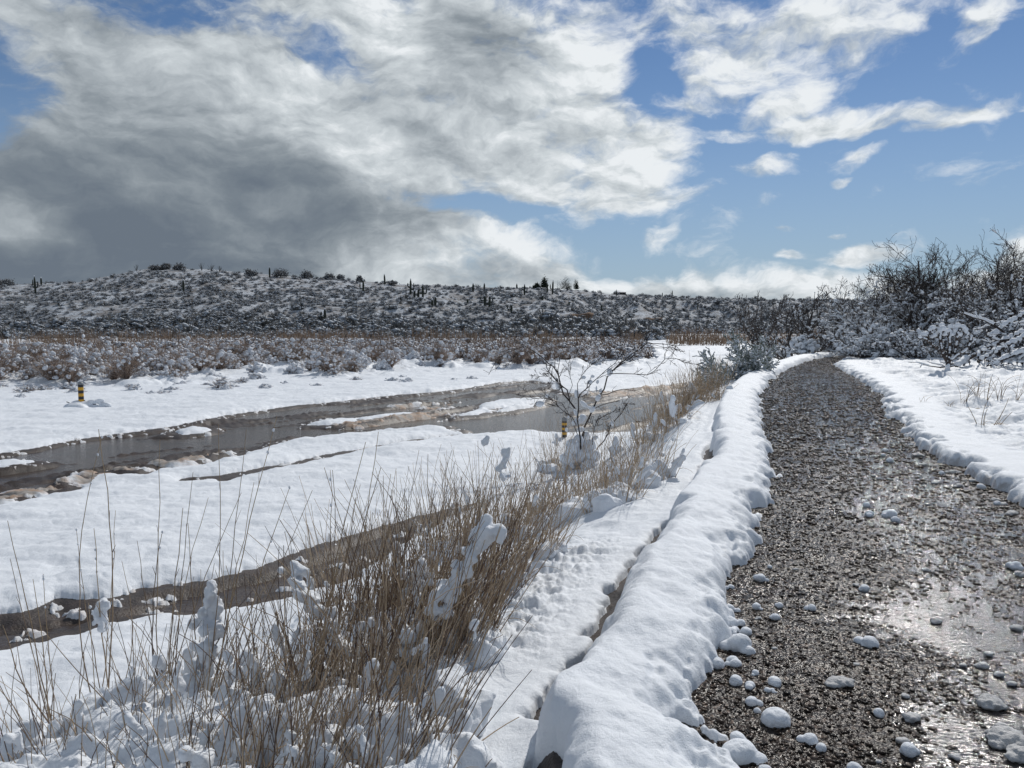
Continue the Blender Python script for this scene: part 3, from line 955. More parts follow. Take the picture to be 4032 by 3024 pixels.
def at_hill(px, py):
    d = ray(px, py); d = d / d[1]
    ts = np.linspace(100, 480, 3000)
    P_ = CAM + ts[:, None] * d
    h = hill_h(P_[:, 0], P_[:, 1])
    i = np.argmax(P_[:, 2] < h)
    if i == 0:      # above the skyline: stand it on the crest
        i = np.argmin(P_[:, 2] - h)
    return Vector((P_[i, 0], P_[i, 1], h[i]))


def tri(F):
    return np.concatenate([F[:, [0, 1, 2]], F[:, [0, 2, 3]]]) if F.shape[1] == 4 else F


def scrub_template(r, kind=0, nt=30, ns=18):
    """a small shrub: dark twigs with snow caught on top; returns V, F(tris), midx, tone"""
    rad = rng.uniform(0, 2 * PI, nt); tilt = rng.uniform(0.1, 1.25, nt)
    d = np.stack([np.cos(rad) * np.sin(tilt), np.sin(rad) * np.sin(tilt), np.cos(tilt)], 1)
    L = rng.uniform(0.6, 1.15, nt)
    P0 = d * rng.uniform(0.0, 0.35, nt)[:, None]; P0[:, 2] *= 0.5
    P1 = d * L[:, None] * np.array([1, 1, 0.85])
    V1, F1, t1 = tubes(P0, P1, np.full(nt, 0.05), np.full(nt, 0.022), 3, rng.random(nt))
    rad = rng.uniform(0, 2 * PI, ns); tilt = np.arccos(rng.uniform(0.12, 1, ns))
    c = np.stack([np.cos(rad) * np.sin(tilt), np.sin(rad) * np.sin(tilt), np.cos(tilt) * 0.8], 1) * rng.uniform(0.6, 1.0, ns)[:, None]
    oct_v = np.array([[1, 0, 0], [-1, 0, 0], [0, 1, 0], [0, -1, 0], [0, 0, 1], [0, 0, -1]], float)
    oct_f = np.array([[0, 2, 4], [2, 1, 4], [1, 3, 4], [3, 0, 4], [2, 0, 5], [1, 2, 5], [3, 1, 5], [0, 3, 5]])
    rr = rng.uniform(0.08, 0.22, ns)
    V2 = oct_v[None] * np.stack([rr * rng.uniform(1, 1.8, ns), rr * rng.uniform(1, 1.8, ns), rr * 0.5], 1)[:, None, :]
    V2 = V2 * rng.uniform(0.7, 1.3, V2.shape[:2])[..., None] + c[:, None, :]
    F2 = (oct_f[None] + (np.arange(ns) * 6)[:, None, None]).reshape(-1, 3)
    F1 = tri(F1)
    V = np.concatenate([V1, V2.reshape(-1, 3)]); F = np.concatenate([F1, F2 + len(V1)])
    mi = np.concatenate([np.zeros(len(F1)), np.ones(len(F2))])
    tn = np.concatenate([t1, np.zeros(ns * 6)])
    return V * r, F, mi, tn


def scatter(name, T, X_, Y_, Z_, Sc, mats, label, kind='stuff', cat=None):
    Vs, Fs, Ms, Ts = [], [], [], []
    off = 0
    which = rng.integers(0, len(T), len(X_))
    for k_, (v, f, mi, tn) in enumerate(T):
        m = which == k_
        n = m.sum()
        if n == 0: continue
        th = rng.uniform(0, 2 * PI, n)
        c, s_ = np.cos(th)[:, None], np.sin(th)[:, None]
        x = v[None, :, 0] * c - v[None, :, 1] * s_; y = v[None, :, 0] * s_ + v[None, :, 1] * c
        sc = Sc[m][:, None]
        V = np.stack([x * sc + X_[m][:, None], y * sc + Y_[m][:, None], v[None, :, 2] * sc + Z_[m][:, None]], -1).reshape(-1, 3)
        Vs.append(V)
        Fs.append((f[None] + (np.arange(n) * len(v))[:, None, None]).reshape(-1, 3) + off)
        Ms.append(np.tile(mi, n)); Ts.append(np.tile(tn, n) * rng.uniform(0.6, 1.0, n).repeat(len(v)))
        off += len(V)
    me = mk_mesh(name, np.concatenate(Vs), np.concatenate(Fs), mats, smooth=False, midx=np.concatenate(Ms), attrs={'tone': np.concatenate(Ts)})
    return tag(link(name, me), label, cat, None, kind)


TPL = [scrub_template(1.0, nt=int(rng.integers(24, 38)), ns=int(rng.integers(12, 24))) for _ in range(7)]
n = 9500
u = rng.uniform(-0.75, 0.2, n); t = rng.random(n) ** 0.9
y = 124 + t * 108; x = u * y; z = hill_a(x, y)
m = z > BZ - 0.35
dens = np.clip(1.15 - 0.75 * np.clip((y - 140) / 80, 0, 1) + fbm(x * 0.05, y * 0.05, 3, 221) * 0.9, 0.15, 1)
m &= rng.random(n) < dens
x, y, z = x[m], y[m], z[m]
sc = np.exp(rng.normal(-0.22, 0.35, len(x))) * np.where(y < 140, 1.2, 0.8)
scatter('hill_scrub', TPL, x, y, z - 0.1, sc * 0.9, [M_SCRUB, M_SNOWHILL_SHADED], 'snow flecked desert scrub covering the hillside')
n = 6500
u = rng.uniform(-0.05, 0.85, n); t = rng.random(n)
y = 236 + t * 155; x = u * y; z = hill_b(x, y)
za = hill_a(x, y)
m = (z > BZ - 0.3) & (rng.random(n) < np.clip(0.75 + fbm(x * 0.03, y * 0.03, 3, 223) * 1.1 + 0.4 * (t > 0.92) + 0.4 * (t < 0.12), 0.1, 1))
x, y, z = x[m], y[m], z[m]
sc = np.exp(rng.normal(0.0, 0.35, len(x))) * 1.15
scatter('ridge_scrub', TPL, x, y, z - 0.1, sc, [M_SCRUB, M_SNOWHILL_SHADED], 'snow flecked scrub on the farther ridge')

# ---- saguaros standing on the hills
def saguaro(px, py, hpx, arms, label, group='saguaros on the hillsides'):
    p = at_hill(px, py)
    H = hpx / FPX * p.y * 1.08
    r = max(0.24, H * 0.050)
    zz = np.linspace(0, 1, 9)
    pts = np.stack([0 * zz, 0 * zz, zz * H], 1); pts[:, 0] += rng.normal(0, 0.02 * H) * zz
    rad = r * np.array([0.85, 0.95, 1, 1.05, 1.05, 1.0, 0.95, 0.75, 0.15])
    V, F, t_ = tubes(pts[:-1], pts[1:], rad[:-1], rad[1:], 10, rng.random(8) * 0.5)
    ob = link('saguaro', mk_mesh('saguaro', V, F, M_CACTUS, attrs={'tone': t_}))
    ob.location = p - Vector((0, 0, 0.15))
    tag(ob, label, 'cactus', group)
    # snow along the crown of the stem
    Vs, Fs = blobs(np.array([[pts[-1, 0], -0.05, H + 0.02]]), [r * 0.7], icos=ICO1)
    for a in range(arms):
        sgn = (1 if a % 2 else -1)
        h0 = H * rng.uniform(0.35, 0.55); w = r * rng.uniform(2.2, 3.4); top = H * rng.uniform(0.7, 0.95)
        q = np.array([[0, 0, h0], [sgn * w * 0.6, 0, h0 - 0.02 * H], [sgn * w, 0, h0 + 0.06 * H], [sgn * w * 1.05, 0, (h0 + top) / 2], [sgn * w, 0, top]])
        ra = r * np.array([0.5, 0.62, 0.68, 0.68, 0.3])
        V, F, t_ = tubes(q[:-1], q[1:], ra[:-1], ra[1:], 8, rng.random(4) * 0.5)
        link('arm', mk_mesh('saguaro_arm', V, F, M_CACTUS, attrs={'tone': t_}), ob)
        v2, f2 = blobs(np.array([[sgn * w * 0.85, -0.05, h0 + 0.05 * H + r * .5]]), [r * 0.6], icos=ICO1)
        Fs = np.concatenate([Fs, f2 + len(Vs)]); Vs = np.concatenate([Vs, v2])
    link('snow_cap', mk_mesh('saguaro_snow', Vs, Fs, M_SNOWFAR), ob)
    return ob


G0 = 'saguaros scattered over the hillsides'
PLAIN = 'slim unbranched saguaro standing far off among the snowy hillside scrub'
for a in (
    (141, 1162, 70, 2, 'many armed saguaro at the far left end of the hill'), (163, 1124, 30, 0, 'thin saguaro rising just behind the many armed one at far left'),
    (723, 1146, 42, 1, 'dark one armed saguaro high on the left rise, alone beside a snowy bush'), (1062, 1092, 38, 0, 'straight saguaro on the skyline left of a round bush'),
    (1280, 1278, 60, 1, 'saguaro low at the foot of the hill, closest to the brown scrub'), (1431, 1154, 48, 1, 'saguaro with a short arm just below the ridge, left of the taller skyline stem'),
    (1516, 1120, 38, 0, 'single tall saguaro stem breaking the skyline mid hill'), (1616, 1158, 56, 2, 'saguaro with raised arms, tallest of the cluster on the middle slope'),
    (1632, 1172, 28, 0, PLAIN), (1647, 1172, 33, 0, PLAIN), (1665, 1173, 50, 2, 'forked saguaro at the right end of the middle cluster'),
    (1702, 1207, 28, 0, PLAIN), (1714, 1207, 38, 0, PLAIN), (1841, 1196, 20, 0, PLAIN), (1863, 1147, 30, 0, PLAIN),
    (1909, 1202, 37, 1, 'saguaro with one low arm left of its thicker neighbour on mid slope'), (1927, 1210, 44, 2, 'thick saguaro with close upright arms on mid slope'),
    (1907, 1144, 28, 0, PLAIN), (2014, 1232, 32, 1, 'leaning saguaro low on the slope above the dark thicket'), (2065, 1161, 40, 2, 'two armed saguaro just under the ridge left of the evergreens'),
    (2035, 1136, 18, 0, PLAIN), (2136, 1181, 19, 0, PLAIN), (2155, 1153, 38, 0, 'straight saguaro stem right beside the ridge evergreens'),
    (2175, 1158, 50, 1, 'tall saguaro with an arm between the two ridge evergreens'), (2241, 1202, 16, 0, PLAIN), (2368, 1226, 28, 0, 'lone saguaro above the eroded bluff'),
    (2427, 1167, 25, 1, 'small saguaro in front of the house on the ridge'), (2608, 1168, 15, 0, PLAIN), (2647, 1169, 24, 1, 'saguaro on the far skyline above the end of the wash'), (2747, 1222, 29, 0, 'saguaro alone on the far slope behind the bare dark bushes'),
):
    saguaro(*a[:4], a[4], G0)


# ---- bushes and trees on the skyline
def leafy(name, px, py, wpx, hpx, label, cat, mats, group, dark=True, trunk=True):
    p = at_hill(px, py)
    k_ = p.y / FPX
    w, h = wpx * k_, hpx * k_ * (1.0 if dark else 0.82)
    n = 900
    cl = rng.normal(0, 1, (14, 3)); cl /= np.linalg.norm(cl, axis=1, keepdims=True); cl *= rng.uniform(0.2, 0.8, 14)[:, None]
    c = cl[rng.integers(0, 14, n)] + rng.normal(0, 0.2, (n, 3))
    c[:, 2] = np.abs(c[:, 2] + 0.15)
    C = c * np.array([w / 2, w / 2.2, h / 1.1])
    C[:, 2] += h * 0.12
    d = rng.normal(0, 1, (n, 3)); d /= np.linalg.norm(d, axis=1, keepdims=True)
    V, F, t_ = tubes(C - d * 0.12, C + d * 0.14, np.full(n, 0.10), np.full(n, 0.03), 3, rng.random(n) * 0.8)
    m1 = np.zeros(len(F))
    if not dark:
        top = rng.choice(n, 420)
        V2, F2, t2 = tubes(C[top] - d[top] * 0.1 + [0, 0, .1], C[top] + d[top] * 0.12 + [0, 0, .1], np.full(420, 0.09), np.full(420, 0.04), 3, np.zeros(420))
        F = np.concatenate([F, F2 + len(V)]); V = np.concatenate([V, V2]); t_ = np.concatenate([t_, t2]); m1 = np.concatenate([m1, np.ones(len(F2))])
    root = empty(name, p)
    tag(root, label, cat, group)
    link('crown', mk_mesh(name + '_crown', V, F, mats, smooth=False, midx=m1, attrs={'tone': t_}), root)
    V, F, t_ = tubes([(0, 0, -0.4), (0, 0, h * 0.25)], [(0, 0, h * 0.25), (0.1, 0, h * 0.6)], [0.14, 0.1], [0.1, 0.05], 6, [0.2, 0.3])
    link('trunk', mk_mesh(name + '_trunk', V, F, M_BARK, attrs={'tone': t_}), root)
    return root


for px, py, w, h, lab in ((615, 1064, 70, 26, 'low snowy bush at the left end of the hilltop'), (655, 1062, 50, 34, 'pointed bush in the middle of the hilltop group'), (705, 1064, 56, 30, 'round snowy bush at the right of the hilltop group'),
                          (985, 1090, 56, 34, 'dark bush with snow left of the skyline saguaro'), (1105, 1092, 76, 42, 'large round bush right of the skyline saguaro'), (1208, 1096, 60, 34, 'bush on the ridge, second right of the skyline saguaro'),
                          (1298, 1100, 50, 26, 'flat bush further along the ridge'), (1342, 1104, 36, 30, 'small round bush on the ridge with a thin stem'), (1415, 1110, 40, 26, 'ridge bush left of the lone skyline stem'),
                          (1540, 1120, 50, 22, 'low ridge bush right of the lone skyline stem'), (20, 1126, 70, 30, 'dark bush on the skyline at the left edge of the photo')):
    leafy('ridge_bush', px, py, w, h, lab, 'bush', [M_SCRUB, M_SNOWHILL_SHADED], 'bushes along the skyline', dark=False)
for px, py, w, h, lab in ((2112, 1137, 30, 22, 'small rounded evergreen left of the pointed one on the ridge'), (2143, 1137, 40, 44, 'pointed dark evergreen tree on the ridge'), (2232, 1142, 64, 42, 'broad dark evergreen tree on the ridge beside the mast'),
                          (2268, 1140, 26, 36, 'narrow evergreen at the right of the broad one')):
    leafy('evergreen_tree', px, py, w, h, lab, 'tree', [M_EVERG, M_SNOWHILL_SHADED], 'evergreens on the ridge', dark=True)

for px, py, h, lab in ((538, 1068, 26, 'spindly ocotillo left of the hilltop bushes'), (795, 1066, 30, 'fan shaped ocotillo right of the hilltop bushes'), (832, 1068, 26, 'short ocotillo next along the hilltop'), (865, 1070, 22, 'lowest ocotillo where the hilltop begins to fall')):
    p = at_hill(px, py); H = h / FPX * p.y
    n = 12
    a = rng.uniform(0, 2 * PI, n); tl = rng.uniform(0.05, 0.6, n)
    d = np.stack([np.cos(a) * np.sin(tl), np.sin(a) * np.sin(tl), np.cos(tl)], 1) * H * rng.uniform(.7, 1.1, n)[:, None]
    V, F, t_ = tubes(np.zeros((n, 3)), d, np.full(n, 0.05), np.full(n, 0.03), 3, rng.random(n))
    ob = link('ocotillo', mk_mesh('ocotillo', V, F, M_SCRUB, attrs={'tone': t_})); ob.location = p
    tag(ob, lab, 'shrub', 'ocotillos on the hilltop')

# mast and house on the ridge
m_, nb, pr, pos = mat('grey_metal'); pr.inputs['Base Color'].default_value = (0.2, 0.21, 0.22, 1); M_METAL = m_
m_, nb, pr, pos = mat('house_wall'); pr.inputs['Base Color'].default_value = (0.09, 0.07, 0.055, 1); M_WALL = m_
m_, nb, pr, pos = mat('house_glass'); pr.inputs['Base Color'].default_value = (0.02, 0.022, 0.03, 1); pr.inputs['Roughness'].default_value = 0.1; M_GLASS = m_
p = at_hill(2196, 1137); H = 34 / FPX * p.y
pts = np.array([(0, 0, 0), (0, 0, H)])
V, F, t_ = tubes([(0, 0, -0.5), (0, 0, H * .5)] + [(-0.5 * (1 - k_ / 8), 0, H * (0.55 + 0.05 * k_)) for k_ in range(6)], [(0, 0, H * .5), (0, 0, H)] + [(0.5 * (1 - k_ / 8), 0, H * (0.55 + 0.05 * k_)) for k_ in range(6)],
                 [0.09, 0.06] + [0.02] * 6, [0.06, 0.03] + [0.02] * 6, 5)
ob = link('radio_mast', mk_mesh('radio_mast', V, F, M_METAL)); ob.location = p
tag(ob, 'thin grey mast rising between the evergreens on the ridge', 'mast')


def box(cx, cy, cz, sx, sy, sz):
    v = np.array([(a, b, c) for a in (-.5, .5) for b in (-.5, .5) for c in (-.5, .5)]) * [sx, sy, sz] + [cx, cy, cz]
    f = np.array([(0, 1, 3, 2), (4, 6, 7, 5), (0, 4, 5, 1), (2, 3, 7, 6), (0, 2, 6, 4), (1, 5, 7, 3)])
    return v, f


def boxes(lst):
    V, F = [], []
    for i, b_ in enumerate(lst):
        v, f = box(*b_); V.append(v); F.append(f + 8 * i)
    return np.concatenate(V), np.concatenate(F)


p = at_hill(2440, 1160)
hs = empty('house', p - Vector((0, 0, 0.5))); hs.scale = (.62, .62, .62); tag(hs, 'low dark house with a snowy roof on the far ridge', 'house')
link('wall', mk_mesh('house_wall', *boxes([(0, 0, 1.2, 9, 6, 2.6)]), M_WALL, smooth=False), hs)
v = np.array([(-5, -3.6, 2.5), (5, -3.6, 2.5), (5, 3.6, 2.5), (-5, 3.6, 2.5), (-3.6, 0, 3.9), (3.6, 0, 3.9), (-3.6, 0.01, 3.9), (3.6, 0.01, 3.9)])
f = np.array([(0, 1, 5, 4), (2, 3, 6, 7), (3, 0, 4, 6), (1, 2, 7, 5)])
link('roof', mk_mesh('house_roof', v, f, M_SNOWHILL_SHADED, smooth=False), hs)
for xx in (-2.5, 0.3, 2.8):
    link('window', mk_mesh('house_window', *boxes([(xx, -3.03, 1.5, 1.2, 0.06, 1.0)]), M_GLASS, smooth=False), hs)

# ---- dark thicket of bare trees at the toe of the hill
def thick(name, n, fu, fy, label, sc0):
    T = []
    for _ in range(4):
        v, f, mi, tn = scrub_template(1.0, nt=60, ns=26)
        v = v * [1, 1, 1.25]
        T.append((v, f, mi, tn))
    u = fu(n); y = fy(n, u); x = u * y
    z = np.maximum(hill_h(x, y), BZ + 0.1)
    return scatter(name, T, x, y, z - 0.2, sc0 * np.exp(rng.normal(0, 0.25, n)), [M_SCRUB, M_SNOWHILL_SHADED], label)


thick('thicket', 420, lambda n: rng.uniform(0.0, 0.19, n), lambda n, u: rng.uniform(118, 140, n), 'dark bare thicket at the toe of the hill', 1.8)
thick('thicket', 260, lambda n: rng.uniform(0.17, 0.62, n), lambda n, u: rng.uniform(190, 236, n), 'grey thicket along the far edge of the wash', 2.0)
thick('thicket', 800, lambda n: rng.uniform(-0.75, 0.02, n), lambda n, u: rng.uniform(112, 136, n), 'grey snowy thicket along the foot of the hill', 1.35)

# bluff of bare brown rock
def bluff(px, py, w, h, label):
    p = at_hill(px, py)
    k_ = p.y / FPX
    V, F = blobs([(i * w * k_ / 5 - w * k_ / 2.5, rng.uniform(-.3, .3), rng.uniform(-.3, .3)) for i in range(5)], [h * k_ * rng.uniform(0.5, 0.8) for _ in range(5)], np.tile([1, 0.2, 0], (5, 1)), [1.8] * 5, ICO3, 0.35, 1.3, 3)
    V[:, 2] *= 0.8
    t_ = 0.5 + noise3(V * np.array([0.6, 0.6, 4.0]), 4)
    root = link('rock_outcrop', mk_mesh('rock_outcrop', V, F, M_ROCK, smooth=False, attrs={'tone': t_})); root.location = p
    tag(root, label, 'rock')


bluff(2275, 1247, 90, 22, 'brown eroded bluff facing the wash on the hill toe')
bluff(2570, 1262, 50, 18, 'smaller brown bluff farther right at the end of the hill')

# ---- rusty grass strip behind the snowy scrub, uncountable
def grass_strip(name, n, u0, u1, y0, y1, h0, h1, label, mats, w=0.03, zadd=0.0):
    u = rng.uniform(u0, u1, n); y = rng.uniform(y0, y1, n) + fbm(u * 14, u * 3, 3, 231) * (y1 - y0) * 0.5
    x = u * y
    keep = fbm(x * 0.12, y * 0.12, 3, 233) > -0.10
    x, y = x[keep], y[keep]; n = len(x)
    z = surf(x, y) + zadd
    h = rng.uniform(h0, h1, n) * np.clip(0.85 + fbm(x * 0.22, y * 0.22, 3, 237) * 1.6, 0.25, 1.4)
    ln = rng.normal(0, 0.16, (n, 2))
    P0 = np.stack([x, y, z], 1); P1 = P0 + np.stack([ln[:, 0] * h, ln[:, 1] * h, h], 1)
    V, F, t_ = tubes(P0, P1, np.full(n, w), np.full(n, w * 0.5), 3, rng.random(n))
    return tag(link(name, mk_mesh(name, V, F, mats, smooth=False, attrs={'tone': t_})), label, None, None, 'stuff')


grass_strip('dry_grass', 14000, -0.75, 0.17, 70, 110, 0.6, 1.5, 'rust coloured dry grass behind the snowy scrub', M_RUST, 0.022)
grass_strip('dry_grass', 4200, 0.20, 0.47, 92, 128, 0.5, 1.6, 'tan reeds along the far edge of the wash', M_RUST, 0.03)

# ---- shrubs on the flat beyond the wash
def shrub_pair(H, nst=46, nb_=34, twig_r=0.010, blob_r=(0.05, 0.13), droop=0.15, rusty=False):
    a = rng.uniform(0, 2 * PI, nst); tl = rng.uniform(0.05, 1.0, nst)
    segP0, segP1, R0, R1, tn = [], [], [], [], []
    tips = []
    for i in range(nst):
        d = np.array([math.cos(a[i]) * math.sin(tl[i]), math.sin(a[i]) * math.sin(tl[i]), math.cos(tl[i])])
        p = np.array([rng.normal(0, .06), rng.normal(0, .06), 0.0]); L = H * rng.uniform(0.6, 1.1)
        t_ = rng.random()
        for k_ in range(4):
            q = p + d * L / 4
            segP0.append(p); segP1.append(q); R0.append(twig_r * (1 - k_ * .18)); R1.append(twig_r * (0.82 - k_ * .18)); tn.append(t_)
            if k_ >= 1:
                for _ in range(2):
                    dd = d + rng.normal(0, 0.55, 3); dd /= np.linalg.norm(dd)
                    segP0.append(q); segP1.append(q + dd * L * rng.uniform(.12, .28)); R0.append(twig_r * .55); R1.append(twig_r * .3); tn.append(rng.random())
            if k_ >= 2: tips.append(q)
            d = d + np.array([0, 0, -droop]) + rng.normal(0, 0.14, 3); d /= np.linalg.norm(d)
            p = q
    V, F, t_ = tubes(segP0, segP1, R0, R1, 3, tn)
    twigs = mk_mesh('shrub_twigs', V, F, M_TWIG, smooth=False, attrs={'tone': t_})
    tips = np.array(tips)
    c = tips[rng.integers(0, len(tips), nb_)] + rng.normal(0, 0.03, (nb_, 3))
    c[:, 2] = np.maximum(c[:, 2], 0.06)
    rad = rng.uniform(*blob_r, nb_) * (0.6 + 0.5 * H)
    dr = np.stack([rng.normal(0, 1, nb_), rng.normal(0, 1, nb_), rng.normal(0, .4, nb_)], 1)
    V, F = blobs(c, rad, dr, rng.uniform(1.0, 1.9, nb_), ICO2, 0.4, 9.0, 2)
    # snow lies flatter underneath
    return twigs, mk_mesh('shrub_snow', V, F, M_SNOWFAR)


SH = [shrub_pair(0.85, 80, 60, .012, (.03, .09)), shrub_pair(1.0, 90, 50, .012, (.03, .08)), shrub_pair(0.7, 60, 64, .012, (.04, .12)), shrub_pair(1.15, 100, 34, .012, (.03, .08)), shrub_pair(0.5, 50, 50, .012, (.06, .14), droop=0.3), shrub_pair(1.0, 100, 26, .012, (.03, .08))]
bx = rng.uniform(-40, 25, 9000); by = rng.uniform(30, 86, 9000)
bd = sdpoly(bx, by, BANK, 3.0)
ok = (bd > 0.1) & (np.abs(bx / by) < 0.8) & ((bd > 1.2) | (rng.random(9000) < 0.35)) & (fbm(bx * 0.16, by * 0.16, 3, 241) > -0.20 + 0.12 * (by < 46))
bx, by = bx[ok], by[ok]
order = np.argsort(by)
bx, by = bx[order], by[order]
pk = []
for x, y in zip(bx, by):
    if all((x - a) ** 2 + (y - b) ** 2 > (0.55 + 0.004 * y) ** 2 for a, b, in pk[-260:]):
        pk.append((x, y))
pk = np.array(pk)
visn = 0
rest = []
bz = surf(pk[:, 0], pk[:, 1])
GS = 'snow laden shrubs on the flat beyond the wash'
for i, ((x, y), z) in enumerate(zip(pk, bz)):
    if visn < 255 and abs(x / y) < 0.70:
        tw, sn = SH[int(rng.integers(0, 6))]
        ob = link('desert_shrub', tw)
        ob.location = (x, y, z - 0.04); ob.rotation_euler = (0, 0, rng.uniform(0, 6.28)); k_ = rng.uniform(0.65, 1.25); ob.scale = (k_, k_, k_ * rng.uniform(.8, 1.1))
        where = ('at the far left, behind the striped post', 'left of centre below the hilltop', 'in the middle of the flat', 'towards the point of the flat, right of centre')[int(np.clip(np.searchsorted([-0.42, -0.22, -0.03], x / y), 0, 3))]
        tag(ob, 'brown twiggy shrub weighed down with snow, ' + where, 'shrub', GS)
        link('snow_load', sn, ob)
        visn += 1
    else:
        rest.append((x, y, z))
rest = np.array(rest)
print('shrubs', visn, len(rest))


def shrub_tpl():
    H = 1.0
    v, f, mi, tn = scrub_template(1.0, nt=40, ns=30)
    return (v * [0.8, 0.8, 1.0], f, mi, tn)


# low buried tufts in front of the scrub
fp = 0
for _ in range(400):
    if fp >= 42: break
    px, py = rng.uniform(-20, 2450), rng.uniform(1478, 1580)
    if py > 1575 - px * 0.045: continue
    q = unp(px, py, BZ + 0.1)
    if near_sd(q[:1], q[1:2])[0] > -0.8: continue
    z = float(surf(q[0], q[1])[0])
    tw, sn = SH[int(rng.choice([0, 2, 4, 4]))]
    ob = link('desert_shrub', tw); k_ = rng.uniform(0.45, 0.85)
    ob.location = (q[0], q[1], z - 0.1); ob.rotation_euler = (0, 0, rng.uniform(0, 6.28)); ob.scale = (k_, k_, k_ * rng.uniform(.45, .8))
    tag(ob, 'low half buried tuft in front of the taller scrub, ' + ('left part of the snow' if px < 800 else ('middle of the snow' if px < 1650 else 'right part of the snow')), 'shrub', 'half buried tufts in front of the scrub')
    link('snow_load', sn, ob)
    fp += 1


scatter('snowy_scrub', [shrub_tpl() for _ in range(6)], rest[:, 0], rest[:, 1], rest[:, 2], rng.uniform(0.6, 1.15, len(rest)), [M_TWIG, M_SNOWFAR], 'snowy brown scrub filling the flat behind the nearer shrubs')
#@@SPLIT2@@
# ------------------------------------------------------------------ striped marker posts
m_, nb, pr, pos = mat('black_paint'); pr.inputs['Base Color'].default_value = (0.018, 0.019, 0.024, 1); pr.inputs['Roughness'].default_value = 0.45; M_BLACK = m_
m_, nb, pr, pos = mat('yellow_paint'); pr.inputs['Roughness'].default_value = 0.5
nb.l(nb.mix(nb.mapr(nb.noise(pos, 18, 5, 0.6).outputs[0], 0.4, 0.7), (0.62, 0.33, 0.02, 1), (0.50, 0.25, 0.02, 1)), pr.inputs['Base Color']); M_YELLOW = m_


def lathe(profile, k_=24):
    pr_ = np.array(profile, float)
    th = np.arange(k_) * 2 * PI / k_
    V = np.stack([pr_[:, 0:1] * np.cos(th), pr_[:, 0:1] * np.sin(th), np.repeat(pr_[:, 1:2], k_, 1)], -1).reshape(-1, 3)
    n = len(pr_)
    i = np.arange(n - 1)[:, None] * k_; j = np.arange(k_)[None, :]; j2 = (j + 1) % k_
    F = np.stack([i + j, i + j2, i + k_ + j2, i + k_ + j], -1).reshape(-1, 4)
    return V, F


def marker_post(px, py_base, py_top, label):
    p = at(px, py_base)
    H = (py_base - py_top) / FPX * p.y
    r = 10.0 / FPX * p.y
    root = empty('marker_post', p - Vector((0, 0, 0.3)))
    tag(root, label, 'post', 'striped marker posts in the wash')
    Hp = H - 0.08
    prof = [(r, 0.0)]; nbands = 7
    bh = Hp / nbands
    V, F = [], []
    prof = [(r, 0.0), (r, 0.3)]
    mi = [0]
    for k_ in range(nbands):
        prof += [(r, 0.3 + bh * (k_ + 1))]
        mi += [k_ % 2]
    V, F = lathe(prof, 28)
    link('shaft', mk_mesh('post_shaft', V, F, [M_BLACK, M_YELLOW], midx=np.repeat(mi, 28)), root)
    V, F = lathe([(r * 1.06, 0.3 + Hp - 0.01), (r * 1.06, 0.3 + Hp + 0.03), (r * 0.8, 0.3 + Hp + 0.065), (r * 0.4, 0.3 + Hp + 0.085), (0.001, 0.3 + Hp + 0.09)], 28)
    link('cap', mk_mesh('post_cap', V, F, M_METAL), root)
    return p


pp = marker_post(321, 1600, 1506, 'black and yellow striped post out on the snow across the stream')
marker_post(2222, 1722, 1642, 'black and yellow striped post half hidden behind the bare bush')


def remeshed(name, V, F, m, voxel=0.012, parent=None, disp=0.01, dscale=0.05):
    me = mk_mesh(name, V, F, m)
    ob = link(name, me, parent)
    md = ob.modifiers.new('fuse', 'REMESH'); md.mode = 'VOXEL'; md.voxel_size = voxel; md.use_smooth_shade = True
    sm = ob.modifiers.new('soften', 'SMOOTH'); sm.factor = 0.5; sm.iterations = 2
    if disp:
        tx = bpy.data.textures.get('lumps%g' % dscale) or bpy.data.textures.new('lumps%g' % dscale, 'CLOUDS')
        tx.noise_scale = dscale; tx.noise_depth = 3
        dm = ob.modifiers.new('lumps', 'DISPLACE'); dm.texture = tx; dm.strength = disp; dm.mid_level = 0.5; dm.texture_coords = 'GLOBAL'
    return ob


# snow heap and driftwood caught against the far post
k_ = pp.y / FPX
V, F = blobs([(0, 0, 0.02), (-12 * k_, 0, -0.05), (-28 * k_, -.1, -0.12), (14 * k_, 0, -0.04), (30 * k_, 0.05, -0.05), (2 * k_, -.35, -0.12), (26 * k_, -.45, -.1)],
             [0.14, 0.22, 0.22, 0.2, 0.16, 0.24, 0.15], np.tile([1, 0, 0.1], (7, 1)), [1.3, 1.5, 2.0, 1.4, 1.5, 1.8, 1.4], ICO3, 0.15, 6, 7)
ob = remeshed('snow_heap', V, F, M_LOAD, 0.025, None, 0.02, 0.2)
ob.location = pp
tag(ob, 'heap of snow piled round the foot of the far striped post', 'snow heap')
segs = [((20, 0, 2), (55, 0, 14)), ((55, 0, 14), (82, 0, 0)), ((82, 0, 0), (120, 0, -8)), ((20, -4, -8), (45, -4, 6)), ((45, -4, 6), (60, -4, 4)), ((30, -6, -16), (70, -6, -12)), ((70, -6, -12), (95, -6, -8)), ((60, 0, 12), (88, 0, 14)), ((-60, 3, 14), (-30, 3, 2)), ((75, -2, -10), (74, -2, 10)), ((90, -2, -8), (91, -2, 12)), ((24, 0, 6), (16, 0, 16)), ((16, 0, 16), (5, 4, 24))]
P0 = np.array([s_[0] for s_ in segs], float) * k_; P1 = np.array([s_[1] for s_ in segs], float) * k_
R0 = np.array([3.2, 3.0, 2.2, 2.6, 2.4, 4.5, 2.2, 1.2, 1.6, .8, .8, 2.5, 2]) * k_
V, F, t_ = tubes(P0, P1, R0, R0 * 0.7, 7, rng.random(len(segs)) * 0.4)
dw = link('driftwood', mk_mesh('driftwood', V, F, M_BARK, attrs={'tone': t_})); dw.location = pp
tag(dw, 'dark snow covered branch lying against the far striped post', 'branch')
